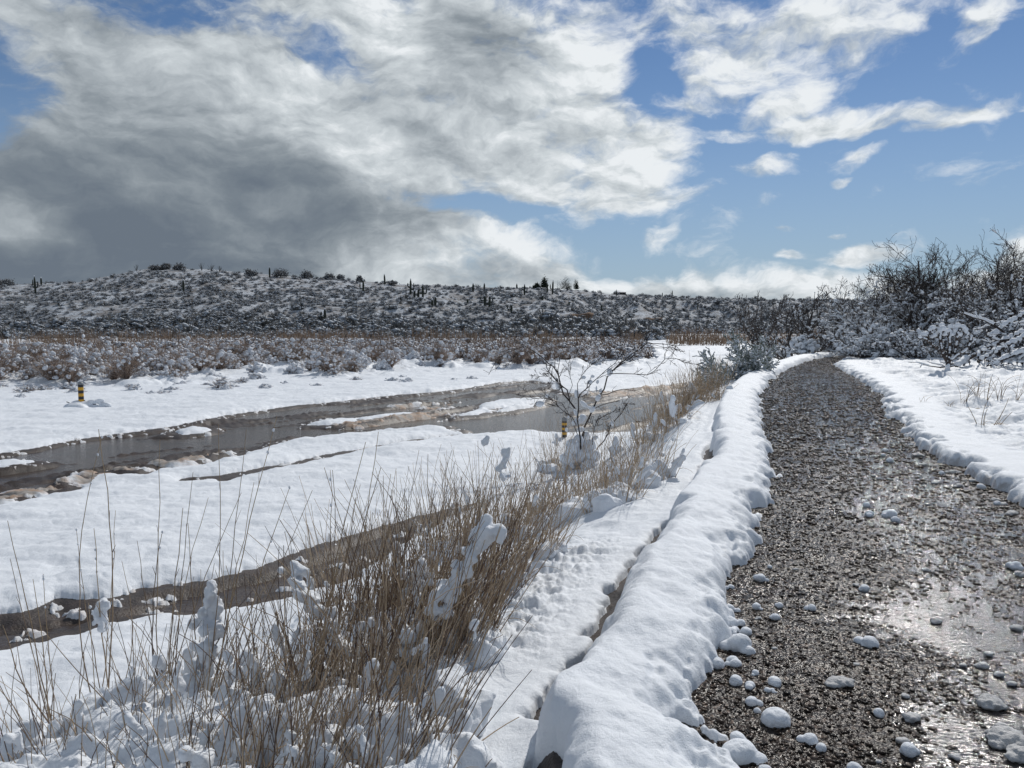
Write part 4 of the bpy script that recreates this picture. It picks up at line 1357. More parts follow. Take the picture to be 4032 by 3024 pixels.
V, F = blobs((P0[:8] + P1[:8]) / 2 + [0, 0, 0.05], np.linalg.norm(P1[:8] - P0[:8], axis=1) * 0.2 + 0.02, (P1 - P0)[:8], [2.2] * 8, ICO2, 0.3, 9, 3)
link('snow_load', mk_mesh('driftwood_snow', V, F, M_LOAD), dw)


# ------------------------------------------------------------------ branching plants
def grow(limbs, levels, rs, jitter=0.22, up=0.0):
    """limbs: list of (points Nx3, r0, r1). levels: list of (children per limb, length factor, segs, spread, start).  returns segs per level"""
    out = []
    cur = limbs
    allseg = []
    for lv in range(len(levels) + 1):
        P0, P1, R0, R1 = [], [], [], []
        for pts, r0, r1 in cur:
            n = len(pts) - 1
            r = np.linspace(r0, r1, n + 1)
            P0.append(pts[:-1]); P1.append(pts[1:]); R0.append(r[:-1]); R1.append(r[1:])
        allseg.append(tuple(np.concatenate(a) for a in (P0, P1, R0, R1)))
        if lv == len(levels): break
        nch, lf, nsg, spread, start = levels[lv]
        nxt = []
        for pts, r0, r1 in cur:
            L = np.linalg.norm(np.diff(pts, axis=0), axis=1).sum()
            for _ in range(nch):
                f = rs.uniform(start, 1.0) * (len(pts) - 1)
                i = min(int(f), len(pts) - 2)
                p = pts[i] + (pts[i + 1] - pts[i]) * (f - i)
                d = pts[i + 1] - pts[i]; d = d / (np.linalg.norm(d) + 1e-9)
                dd = d + rs.normal(0, spread, 3); dd[2] += up; dd /= np.linalg.norm(dd)
                l = L * lf * rs.uniform(0.5, 1.2) * (1.15 - 0.5 * f / (len(pts) - 1))
                q = [p]
                for _s in range(nsg):
                    q.append(q[-1] + dd * l / nsg)
                    dd = dd + rs.normal(0, jitter, 3); dd[2] += up * 0.3; dd /= np.linalg.norm(dd)
                rr = (r0 + (r1 - r0) * f / (len(pts) - 1)) * 0.62
                nxt.append((np.array(q), rr, rr * 0.45))
        cur = nxt
    return allseg


def snow_on(segs, rs, prob, thick, minr=0.0, flat=0.5, zmax=None, extra=1.0):
    """snow lying along the upper side of branches"""
    P0, P1, R0, R1 = segs
    d = P1 - P0
    L = np.linalg.norm(d, axis=1) + 1e-9
    horiz = 1 - np.abs(d[:, 2]) / L
    pr_ = prob * (0.25 + horiz)
    if zmax is not None:
        pr_ = pr_ * np.clip(1.4 - 1.3 * (P0[:, 2] / zmax), 0.04, 1.2)
    m = rs.random(len(P0)) < pr_
    P0, P1, R0, R1 = P0[m], P1[m], R0[m], R1[m]
    r = (R0 * 1.1 + thick * rs.uniform(0.4, 1.3, len(P0)) * extra)
    off = np.zeros((len(P0), 3)); off[:, 2] = R0 * 0.8 + r * 0.35
    V, F, _ = tubes(P0 + off, P1 + off * 0.9, r, r * rs.uniform(0.6, 1.0, len(r)), 5)
    return V, F, (P0 + P1) / 2 + off, r


def random_limbs(n, H, spread, rs, r0, nseg=6, up=0.15, jitter=0.15, tilt0=0.15, tilt1=0.9):
    L = []
    for i in range(n):
        a = 2 * PI * (i + rs.random()) / n; tl = rs.uniform(tilt0, tilt1) * spread
        d = np.array([math.cos(a) * math.sin(tl), math.sin(a) * math.sin(tl), math.cos(tl)])
        l = H * rs.uniform(0.55, 0.85)
        q = [np.array([rs.normal(0, r0), rs.normal(0, r0), -0.1])]
        for _ in range(nseg):
            q.append(q[-1] + d * l / nseg)
            d = d + rs.normal(0, jitter, 3); d[2] += up * 0.4; d /= np.linalg.norm(d)
        L.append((np.array(q), r0 * rs.uniform(.7, 1), r0 * 0.35))
    return L


def desert_tree(name, loc, H, label, cat='tree', group=None, n=7, spread=1.0, snow=0.5, seed=1, levels=None, r0=0.07, parts=('trunk', 'crown'), thick=0.022, tone=(0, 0.6), up=0.1, jit=0.26, mats=None, twig_min=0.009, zmax=None, clumps=60):
    rs = np.random.default_rng(seed)
    levels = levels or [(7, 0.55, 5, 0.55, 0.25), (6, 0.5, 5, 0.6, 0.2), (5, 0.5, 4, 0.6, 0.2)]
    limbs = random_limbs(n, H, spread, rs, r0, up=up)
    A_ = grow(limbs, levels, rs, jit, up)
    # bring the top to the height wanted
    top = np.percentile(np.concatenate([a[1][:, 2] for a in A_[1:]]), 99.2)
    f = H / top
    mats = mats or M_TREE
    A_ = [(a[0] * f, a[1] * f, np.maximum(a[2], twig_min), np.maximum(a[3], twig_min * 0.7)) for a in A_]
    root = empty(name, loc)
    tag(root, label, cat, group)
    V, F, t_ = tubes(*A_[0], 7, rs.uniform(*tone, len(A_[0][0])))
    link(parts[0], mk_mesh(name + '_' + parts[0], V, F, mats or M_BARK, attrs={'tone': t_}), root)
    cs = tuple(np.concatenate([a[i] for a in A_[1:]]) for i in range(4))
    # nothing may grow through the ground
    okk = (cs[0][:, 2] > -0.1) & (cs[1][:, 2] > -0.1)
    cs = tuple(a[okk] for a in cs)
    V, F, t_ = tubes(*cs, 3, rs.uniform(*tone, len(cs[0])))
    link(parts[1], mk_mesh(name + '_' + parts[1], V, F, mats or M_BARK, smooth=False, attrs={'tone': t_}), root)
    if snow > 0:
        sg = tuple(np.concatenate([a[i] for a in A_]) for i in range(4))
        okk = sg[0][:, 2] > 0
        sg = tuple(a[okk] for a in sg)
        V, F, C, R_ = snow_on(sg, rs, snow, thick, zmax=zmax)
        w = rs.random(len(C)) * (C[:, 2] < (zmax or H) * 0.9)
        ix = np.argsort(-w)[:clumps]
        if len(ix):
            v2, f2 = blobs(C[ix], np.clip(R_[ix] * 2.2, 0.03, 0.12), np.stack([rs.normal(0, 1, len(ix)), rs.normal(0, 1, len(ix)), rs.normal(0, .5, len(ix))], 1), rs.uniform(1, 2.4, len(ix)), ICO2, 0.35, 12, 4)
            F = np.concatenate([tri(F), f2 + len(V)]); V = np.concatenate([V, v2])
        else:
            F = tri(F)
        link('snow_load', mk_mesh(name + '_snow', V, F, M_LOAD), root)
    return root


GT = 'bare desert trees right of the path'
def tree_at(px, pyb, pyt, label, depth=0.0, **kw):
    p = at(px, pyb)
    if depth:
        d = ray(px, pyb); q = CAM + d / d[1] * (p.y + depth)
        p = Vector((q[0], q[1], float(surf(q[0], q[1])[0])))
    d = ray(px, pyt)
    H = CAM[2] + d[2] / d[1] * p.y - p.z
    return desert_tree('bare_tree', p, H, label, 'tree', **kw)


# dark, nearly snow-free fans left of the bend
tree_at(2990, 1400, 1160, 'dark bare bush with upright twigs above the silvery shrub', depth=6, group='dark bare bushes at the bend', seed=11, n=9, spread=1.15, snow=0.10, thick=0.012, twig_min=.016, clumps=20, up=0.2, jit=0.18, levels=[(7, 0.6, 6, 0.35, 0.2), (6, 0.5, 5, 0.35, 0.2), (4, 0.5, 4, 0.4, 0.2)])
tree_at(3140, 1398, 1155, 'dark bare bush fanning out just behind the bend of the path', depth=5, group='dark bare bushes at the bend', seed=12, n=9, spread=1.2, snow=0.12, thick=0.012, twig_min=.016, clumps=20, up=0.2, jit=0.18, levels=[(7, 0.6, 6, 0.35, 0.2), (6, 0.5, 5, 0.35, 0.2), (4, 0.5, 4, 0.4, 0.2)])
tree_at(3270, 1398, 1195, 'leaning bare bush between the dark fans and the taller trees', depth=5, group='dark bare bushes at the bend', seed=13, n=9, spread=1.4, snow=0.2, thick=.014, twig_min=.016, up=0.1, clumps=20)
for i, (px, pyb, pyt, dep, lab, kw) in enumerate((
    (3400, 1400, 1150, 6, 'low spreading bare tree at the left end of the tree line', dict(spread=1.3, snow=0.5)),
    (3560, 1405, 1010, 4, 'bare tree with a wide crown, first tall one from the left', dict(spread=1.25, snow=0.5)),
    (3650, 1400, 965, 1, 'tallest bare tree in the middle, rising above the cactus', dict(spread=0.95, snow=0.5)),
    (3770, 1400, 1030, 5, 'bare tree behind the cactus with snow on its lower branches', dict(spread=1.2, snow=0.5)),
    (3860, 1400, 1010, 3, 'bare tree right of the cactus with crossing limbs', dict(spread=1.15, snow=0.5)),
    (3960, 1405, 985, 1, 'dense bare tree near the right edge against the cumulus', dict(spread=1.1, snow=0.5)),
    (4060, 1410, 950, 0, 'bare tree at the right edge reaching highest against the sky', dict(spread=1.1, snow=0.5)),
    (4200, 1400, 900, 2, 'bare tree leaning in from beyond the right edge', dict(spread=1.2, snow=0.5)),
    (3480, 1395, 1090, 9, 'smaller bare tree behind the first tall one', dict(spread=1.3, snow=0.5)),
    (3900, 1395, 1040, 9, 'bare tree at the back between two taller crowns', dict(spread=1.2, snow=0.5)),
)):
    tree_at(px, pyb, pyt, lab, depth=dep, group=GT, seed=30 + i, n=9, thick=0.022, zmax=3.2, up=0.14, jit=0.26, clumps=60, twig_min=.0085, levels=[(7, 0.65, 7, 0.42, 0.15), (7, 0.6, 6, 0.5, 0.15), (4, 0.6, 5, 0.55, 0.2)], **kw)

# low snow-buried brush under the trees
GB = 'snow buried brush under the trees'
for i, (px, pyb, pyt, n_, lab) in enumerate((
    (3200, 1395, 1300, 9, 'low brush buried in snow beside the dark fans'), (3330, 1398, 1290, 9, 'low brush at the far end of the path'), (3440, 1402, 1270, 9, 'brush loaded with snow at the foot of the leftmost tree'),
    (3540, 1404, 1260, 9, 'brush loaded with snow left of the tall middle tree'), (3660, 1412, 1290, 9, 'snowy brush just left of the cactus'), (3800, 1412, 1230, 9, 'snowy brush just right of the cactus'),
    (3870, 1400, 1190, 9, 'tall snowy brush behind the fallen limbs'), (3990, 1400, 1160, 9, 'tall snowy brush at the right edge'), (4100, 1420, 1200, 9, 'snowy brush reaching in from the right edge'), (3070, 1405, 1320, 9, 'snowy low brush between the silvery shrub and the bend'))):
    p = at(px, pyb); d = ray(px, pyt); H = CAM[2] + d[2] / d[1] * p.y - p.z
    desert_tree('brush', p + Vector((0, 1.0, 0)), H, lab, 'bush', GB, n=n_, spread=1.6, snow=0.28 if i in (4, 5, 6) else 0.5, seed=60 + i, r0=0.03, parts=('stem', 'twigs'), thick=0.022, up=0.02, jit=0.32, clumps=80, levels=[(9, 0.6, 5, 0.6, 0.1), (8, 0.5, 4, 0.65, 0.1)], twig_min=0.013)


# fallen limbs under heavy snow at the right edge
def px_pts(lst, base_y, dz=0.0):
    """points given as photo pixels plus a depth offset, at their own distance"""
    out = []
    for a in lst:
        d = ray(a[0], a[1]); d = d / d[1]
        out.append(CAM + d * (base_y + (a[2] if len(a) > 2 else 0)))
    return np.array(out)


bY = at(3900, 1440).y
rs = np.random.default_rng(5)
limbs = [(px_pts([(4200, 1220, 2), (4080, 1290, 1), (3980, 1330, .4), (3890, 1370, 0), (3800, 1420, -.6), (3765, 1445, -.9)], bY + 1), 0.09, 0.04),
         (px_pts([(4150, 1290, 1), (4030, 1330, .5), (3930, 1380, 0), (3850, 1425, -.6)], bY), 0.07, 0.03),
         (px_pts([(4100, 1380, 0), (4010, 1390, -.2), (3950, 1415, -.4), (3900, 1440, -.6)], bY), 0.06, 0.03),
         (px_pts([(4150, 1200, 2), (4050, 1230, 2), (3960, 1280, 1), (3900, 1330, 1)], bY + 1), 0.05, 0.02)]
A_ = grow(limbs, [(9, 0.35, 5, 0.5, 0.0), (5, 0.5, 4, 0.6, 0.1)], rs, 0.25)
root = empty('fallen_limb', (0, 0, 0)); tag(root, 'fallen limbs bent to the ground under thick snow right of the cactus', 'fallen tree')
cen = Vector(A_[0][1].mean(0)); cen.z = 0.2
root.location = cen
cv = np.array(cen)
V, F, t_ = tubes(A_[0][0] - cv, A_[0][1] - cv, A_[0][2], A_[0][3], 7, rs.random(len(A_[0][0])) * .5); link('trunk', mk_mesh('fallen_trunk', V, F, M_BARK, attrs={'tone': t_}), root)
cs = tuple(np.concatenate([a[i] for a in A_[1:]]) for i in range(4))
V, F, t_ = tubes(cs[0] - cv, cs[1] - cv, np.maximum(cs[2], .008), np.maximum(cs[3], .006), 3, rs.random(len(cs[0])) * .5); link('twigs', mk_mesh('fallen_twigs', V, F, M_BARK, attrs={'tone': t_}), root)
C, R_, D_ = [], [], []
for pts, a_, b_ in limbs:
    for i in range(len(pts) - 1):
        for q in np.linspace(0, 1, 6)[:-1]:
            C.append(pts[i] + (pts[i + 1] - pts[i]) * q + [0, 0, 0.06]); R_.append(rs.uniform(0.05, 0.11)); D_.append(pts[i + 1] - pts[i])
V, F = blobs(np.array(C) - cv, R_, D_, [1.5] * len(C), ICO2, 0.25, 5, 9)
v2, f2, _, _ = snow_on(tuple([cs[0] - cv, cs[1] - cv, cs[2], cs[3]]), rs, 0.5, 0.018)
ob = remeshed('snow_load', V, F, M_LOAD, 0.03, root, 0.04, 0.15)
link('twig_snow', mk_mesh('fallen_twig_snow', v2, f2, M_LOAD), root)

# ---- cholla cactus
cb = at(3733, 1454)
Z0 = lambda zx, zy, dp=0.0: (3300 + zx * 0.3617, 900 + zy * 0.3617, dp)
arms = [[Z0(1190, 1545), Z0(1197, 1480), Z0(1205, 1420)],
        [Z0(1192, 1450), Z0(1150, 1390, -.05), Z0(1122, 1290, -.1), Z0(1110, 1190, -.12), Z0(1122, 1110, -.1), Z0(1150, 1085, -.1)],
        [Z0(1135, 1340, -.1), Z0(1070, 1295, -.2), Z0(1000, 1240, -.25), Z0(955, 1200, -.3), Z0(905, 1190, -.3)],
        [Z0(1000, 1240, -.25), Z0(970, 1170, -.2), Z0(940, 1150, -.2)],
        [Z0(1205, 1420), Z0(1215, 1310, .1), Z0(1216, 1190, .15), Z0(1235, 1120, .2), Z0(1200, 1090, .2)],
        [Z0(1220, 1430), Z0(1268, 1360, .1), Z0(1290, 1250, .1), Z0(1300, 1140, .05), Z0(1340, 1085, 0)],
        [Z0(1235, 1425), Z0(1300, 1372, -.05), Z0(1380, 1335, -.1), Z0(1430, 1265, -.1), Z0(1452, 1170, -.1)],
        [Z0(1300, 1150, .05), Z0(1370, 1130, .1), Z0(1410, 1150, .1)], [Z0(1112, 1190, -.1), Z0(1050, 1160, -.1), Z0(1020, 1130, -.1), Z0(1000, 1090, -.1)],
        [Z0(1120, 1120, -.1), Z0(1070, 1080, 0), Z0(1030, 1075, 0)], [Z0(1430, 1265, -.1), Z0(1475, 1230, -.1), Z0(1475, 1200, -.1)], [Z0(1290, 1240, .1), Z0(1340, 1170, .3), Z0(1390, 1100, .3)], [Z0(1216, 1200, .15), Z0(1170, 1140, .3), Z0(1160, 1080, .3)]]
root = empty('cholla_cactus', cb); tag(root, 'branching cholla cactus with every arm capped in thick snow', 'cactus')
cv = np.array(cb)
Cs, Rs_, Ds = [], [], []
for i, a in enumerate(arms):
    P_ = px_pts(a, cb.y) - cv
    if i == 0: P_[0, 2] = -0.1
    # resample smoothly
    tt = np.linspace(0, len(P_) - 1, (len(P_) - 1) * 4 + 1)
    Q = np.stack([np.interp(tt, np.arange(len(P_)), P_[:, c]) for c in range(3)], 1)
    Q[1:-1] = (Q[:-2] + Q[1:-1] * 2 + Q[2:]) / 4
    r = 0.065 if i == 0 else (0.046 if i in (1, 4, 5, 6) else 0.038)
    rr = np.full(len(Q), r) * (1 + 0.12 * np.sin(np.arange(len(Q)) * 2.1)); rr[-1] *= 0.6
    V, F, t_ = tubes(Q[:-1], Q[1:], rr[:-1], rr[1:], 9, rng.random(len(Q) - 1))
    # spines
    ns = 26 * (len(P_) - 1)
    w = rng.integers(0, len(Q) - 1, ns); d = rng.normal(0, 1, (ns, 3)); d /= np.linalg.norm(d, axis=1, keepdims=True)
    v2, f2, t2 = tubes(Q[w] + d * r * .8, Q[w] + d * (r + 0.03), np.full(ns, .005), np.full(ns, .003), 3, rng.random(ns))
    link('trunk' if i == 0 else 'arm', mk_mesh('cholla_arm', np.concatenate([V, v2]), np.concatenate([F, f2 + len(V)]), M_BARK, attrs={'tone': np.concatenate([t_, t2])}), root)
    for j in range(len(Q) - 1):
        if i == 0 and j > 3: continue
        if rng.random() < 0.8:
            Cs.append((Q[j] + Q[j + 1]) / 2 + [-0.012, -r * 0.62, 0.012]); Rs_.append(r * rng.uniform(0.6, 0.85)); Ds.append(Q[j + 1] - Q[j])
for zx, zy, rz, dp in ((930, 1150, 45, -.25), (890, 1180, 28, -.3), (965, 1135, 30, -.2), (1030, 1078, 46, -.05), (1000, 1100, 30, -.1), (1130, 1045, 40, .25), (1140, 1085, 50, -.1), (1190, 1110, 40, -.05), (1215, 1065, 34, .2), (1260, 1075, 36, .2), (1305, 1055, 50, .1), (1350, 1070, 50, .1),
                       (1385, 1100, 46, .1), (1405, 1140, 34, .1), (1400, 1180, 26, .1), (1045, 1160, 40, -.1), (1020, 1180, 24, -.1), (1110, 1110, 40, -.1), (1250, 1150, 30, .1), (1330, 1150, 34, 0), (1452, 1165, 22, -.1), (1480, 1205, 30, -.1), (1160, 1150, 34, 0), (1190, 1545, 46, 0), (1190, 1500, 34, -.05), (1080, 1135, 30, 0), (1290, 1110, 40, .1)):
    a = Z0(zx, zy, dp)
    Cs.append(px_pts([a], cb.y)[0] - cv); Rs_.append(rz * 0.62 * 0.3617 / FPX * cb.y); Ds.append([1, 0, 0.0])
V, F = blobs(Cs, Rs_, Ds, [1.25] * len(Cs), ICO2, 0.12, 14, 12)
remeshed('snow_load', V, F, M_LOAD, 0.014, root, 0.012, 0.06)

# ---- silvery shrub at the berm
p = at(2985, 1478)
d = ray(2985, 1315); H = CAM[2] + d[2] / d[1] * (p.y + 2.2) - p.z + 0.75
rs = np.random.default_rng(77)
limbs = random_limbs(26, H, 1.8, rs, 0.022, up=0.02, tilt0=0.1, tilt1=0.95)
A_ = grow(limbs, [(10, 0.5, 4, 0.5, 0.25), (12, 0.35, 3, 0.6, 0.2)], rs, 0.2, 0.03)
f = H / max(a[1][:, 2].max() for a in A_)
q_ = (p.x * (1 + 2.2 / p.y) - 0.5, p.y + 2.2); root = empty('silvery_shrub', Vector((q_[0], q_[1], min(float(surf(*q_)[0]), -0.35) - 0.05))); tag(root, 'rounded silvery shrub frosted all over, growing on the berm by the bend', 'shrub')
V, F, t_ = tubes(A_[0][0] * f, A_[0][1] * f, A_[0][2], A_[0][3], 5, rs.random(len(A_[0][0])) * .4); link('stem', mk_mesh('silvery_stem', V, F, M_BARK, attrs={'tone': t_}), root)
cs = tuple(np.concatenate([a[i] for a in A_[1:]]) for i in range(4))
okk = (cs[0][:, 2] * f > 0.0) & (cs[1][:, 2] * f > 0.0); cs = tuple(a[okk] for a in cs)
V, F, t_ = tubes(cs[0] * f, cs[1] * f, np.maximum(cs[2] * 1.0, .015), np.maximum(cs[3], .012), 3, rs.random(len(cs[0])))
link('foliage', mk_mesh('silvery_foliage', V, F, M_SAGE, smooth=False, attrs={'tone': t_}), root)
V, F, C, R_ = snow_on(tuple([cs[0] * f, cs[1] * f, cs[2], cs[3]]), rs, 0.55, 0.02)
link('snow_load', mk_mesh('silvery_snow', V, F, M_LOAD), root)

# ---- the bare bush standing at the foot of the bank
bb = at(2325, 1835)
Z1 = lambda zx, zy, dp=0.0: (2000 + zx * 0.3917, 1300 + zy * 0.3917, dp)
B_ = [([Z1(865, 1360), Z1(880, 1240), Z1(905, 1180), Z1(960, 1120), Z1(1010, 1050), Z1(1030, 960), Z1(1090, 900), Z1(1140, 840), Z1(1190, 745), Z1(1280, 750)], .020, .006),
      ([Z1(740, 1300, .1), Z1(745, 1120, .1), Z1(760, 980, .2), Z1(800, 900, .3), Z1(850, 800, .3), Z1(900, 700, .4), Z1(960, 590, .5), Z1(1000, 480, .5), Z1(1060, 400, .4), Z1(1150, 330, .3), Z1(1240, 240, .2), Z1(1330, 190, .1), Z1(1400, 140, 0), Z1(1560, 130, -.1), Z1(1650, 150, -.2), Z1(1787, 155, -.2)], .032, .005),
      ([Z1(1020, 440, .45), Z1(1100, 440, .3), Z1(1250, 445, .1), Z1(1400, 460, -.1), Z1(1480, 400, -.2), Z1(1580, 290, -.3), Z1(1680, 280, -.4), Z1(1790, 330, -.5)], .014, .004),
      ([Z1(1330, 190, .1), Z1(1350, 120, .2), Z1(1400, 60, .3), Z1(1480, 10, .3)], .010, .004),
      ([Z1(1370, 175, .1), Z1(1550, 185, .2), Z1(1640, 170, .3), Z1(1740, 215, .4)], .008, .004),
      ([Z1(735, 1290, -.1), Z1(720, 1100, -.1), Z1(700, 900, -.2), Z1(710, 800, -.2), Z1(705, 680, -.2), Z1(740, 640, -.2), Z1(800, 560, -.3), Z1(850, 520, -.3), Z1(930, 460, -.4), Z1(1000, 400, -.4), Z1(1080, 330, -.4), Z1(1120, 260, -.4), Z1(1150, 150, -.4)], .022, .004),
      ([Z1(705, 880, -.1), Z1(650, 770, 0), Z1(615, 700, 0), Z1(560, 640, .1), Z1(520, 540, .1), Z1(510, 450, .2), Z1(460, 370, .2), Z1(400, 330, .2), Z1(340, 280, .2), Z1(260, 210, .3), Z1(160, 170, .3), Z1(60, 190, .4), Z1(-40, 240, .5), Z1(-120, 300, .5)], .028, .004),
      ([Z1(620, 700, 0), Z1(590, 610, -.2), Z1(530, 540, -.3), Z1(440, 450, -.3), Z1(390, 380, -.4)], .020, .008),
      ([Z1(615, 640, 0), Z1(640, 560, .2), Z1(630, 450, .3), Z1(640, 350, .4), Z1(690, 250, .5), Z1(700, 180, .5)], .010, .003),
      ([Z1(470, 380, .2), Z1(480, 280, .1), Z1(440, 180, 0), Z1(350, 170, -.1), Z1(200, 110, -.1), Z1(90, 120, -.2)], .010, .003),
      ([Z1(690, 960, 0), Z1(650, 890, -.3), Z1(560, 820, -.5), Z1(480, 760, -.6), Z1(410, 680, -.7), Z1(370, 640, -.8)], .016, .005),
      ([Z1(600, 600, -.1), Z1(500, 540, -.1), Z1(400, 470, .1), Z1(300, 470, .3), Z1(230, 450, .3)], .010, .003),
      ([Z1(705, 680, -.2), Z1(700, 520, -.1), Z1(760, 420, 0), Z1(860, 330, .1), Z1(920, 280, .1), Z1(1000, 180, .1)], .011, .003),
      ([Z1(160, 170, .3), Z1(100, 250, .4), Z1(0, 350, .4), Z1(-30, 380, .4)], .008, .003),
      ([Z1(860, 1300), Z1(850, 1100, -.1), Z1(870, 980, -.2), Z1(880, 900, -.3), Z1(1000, 840, -.4), Z1(1080, 810, -.4)], .012, .004),
      ([Z1(700, 1050, 0), Z1(620, 880, .3), Z1(540, 730, .4), Z1(400, 700, .5), Z1(250, 690, .5), Z1(150, 650, .5)], .012, .004)]
cv = np.array(bb)
rs = np.random.default_rng(91)
kk = bb.y / 12.0
limbs = [(px_pts(a, bb.y) - cv, r0 * kk * 0.55, r1 * kk * 0.7) for a, r0, r1 in B_]
for l_ in limbs:
    l_[0][1:-1] += rs.normal(0, 0.012, l_[0][1:-1].shape)
A_ = grow(limbs, [(13, 0.22, 5, 0.5, 0.25), (4, 0.45, 3, 0.6, 0.2)], rs, 0.2, 0.06)
root = empty('bare_bush', bb); tag(root, 'bare dark branched bush with lumps of snow in its forks beside the stream', 'bush')
for l_ in limbs[:3] + limbs[5:8]:
    n = len(l_[0]) - 1
    r = np.linspace(l_[1], l_[2], n + 1)
    V, F, t_ = tubes(l_[0][:-1], l_[0][1:], r[:-1], r[1:], 7, rs.random(n) * .35)
    link('branch', mk_mesh('bush_branch', V, F, M_BARK, attrs={'tone': t_}), root)
cur = limbs[3:5] + limbs[8:]
sg = [np.concatenate(a) for a in zip(*[(l_[0][:-1], l_[0][1:], np.linspace(l_[1], l_[2], len(l_[0]))[:-1], np.linspace(l_[1], l_[2], len(l_[0]))[1:]) for l_ in cur])]
cs = [np.concatenate([sg[i]] + [a[i] for a in A_[1:]]) for i in range(4)]
V, F, t_ = tubes(cs[0], cs[1], np.maximum(cs[2], .0035), np.maximum(cs[3], .003), 4, rs.random(len(cs[0])) * .4)
link('twigs', mk_mesh('bush_twigs', V, F, M_BARK, attrs={'tone': t_}), root)
Cs, Rs_, Ds, El = [], [], [], []
for zx, zy, rz, dp, dx, dz, e_ in ((1025, 420, 34, .45, .3, 1, 1.5), (825, 520, 24, -.3, 1, .2, 1.3), (850, 465, 16, -.3, 1, 0, 1.2), (500, 560, 22, -.1, .3, -1, 1.9), (490, 500, 14, .1, .3, 1, 1.5), (765, 475, 20, 0, 1, .4, 1.4), (905, 680, 26, .4, .5, 1, 1.6), (930, 610, 16, .4, .4, 1, 1.5), (890, 590, 12, -.2, 0, 1, 3),
                                   (900, 520, 14, -.3, .2, 1, 1.6), (320, 740, 34, .5, 1, .2, 1.5), (395, 660, 18, -.7, 1, -.5, 1.4), (690, 640, 22, -.1, 0, 1, 2.0), (680, 830, 22, -.1, -.4, 1, 2.0), (740, 890, 38, .1, .6, 1, 1.3), (700, 920, 28, 0, 0, 1, 1.6), (850, 800, 26, .3, .8, 1, 1.6), (760, 740, 22, .1, .7, -.6, 2.0), (820, 780, 16, .1, 1, -.6, 2.0),
                                   (1045, 930, 18, 0, -.2, 1, 1.9), (730, 1000, 30, .1, 1, .1, 1.4), (780, 1080, 50, .2, .2, 1, 1.5), (700, 1130, 60, 0, .4, 1, 1.4), (640, 1180, 70, -.2, .2, 1, 1.3), (820, 1180, 60, 0, .2, 1, 1.4), (730, 1260, 90, 0, 1, .2, 1.3), (600, 1290, 70, -.2, 1, .2, 1.3), (860, 1260, 60, -.1, 1, .1, 1.3), (590, 1000, 18, -.3, 0, 1, 1.4),
                                   (935, 310, 14, .1, .5, 1, 1.3), (880, 1080, 22, 0, 1, .4, 1.3), (660, 930, 16, 0, 0, 1, 1.6), (610, 870, 14, 0, .2, 1, 1.5), (1085, 1130, 32, -.3, .05, 1, 2.2), (1120, 1230, 70, -.3, 1, -.2, 1.3), (1060, 1200, 40, -.3, 1, 0.4, 1.2), (1190, 1260, 50, -.2, 1, 0, 1.3)):
    Cs.append(px_pts([Z1(zx, zy, dp)], bb.y)[0] - cv); Rs_.append(rz * 0.3917 / FPX * bb.y); Ds.append([dx, 0.1, dz]); El.append(e_)
V, F = blobs(Cs, Rs_, Ds, El, ICO3, 0.22, 9, 14)
remeshed('snow_load', V, F, M_LOAD, 0.014, root, 0.015, 0.07)
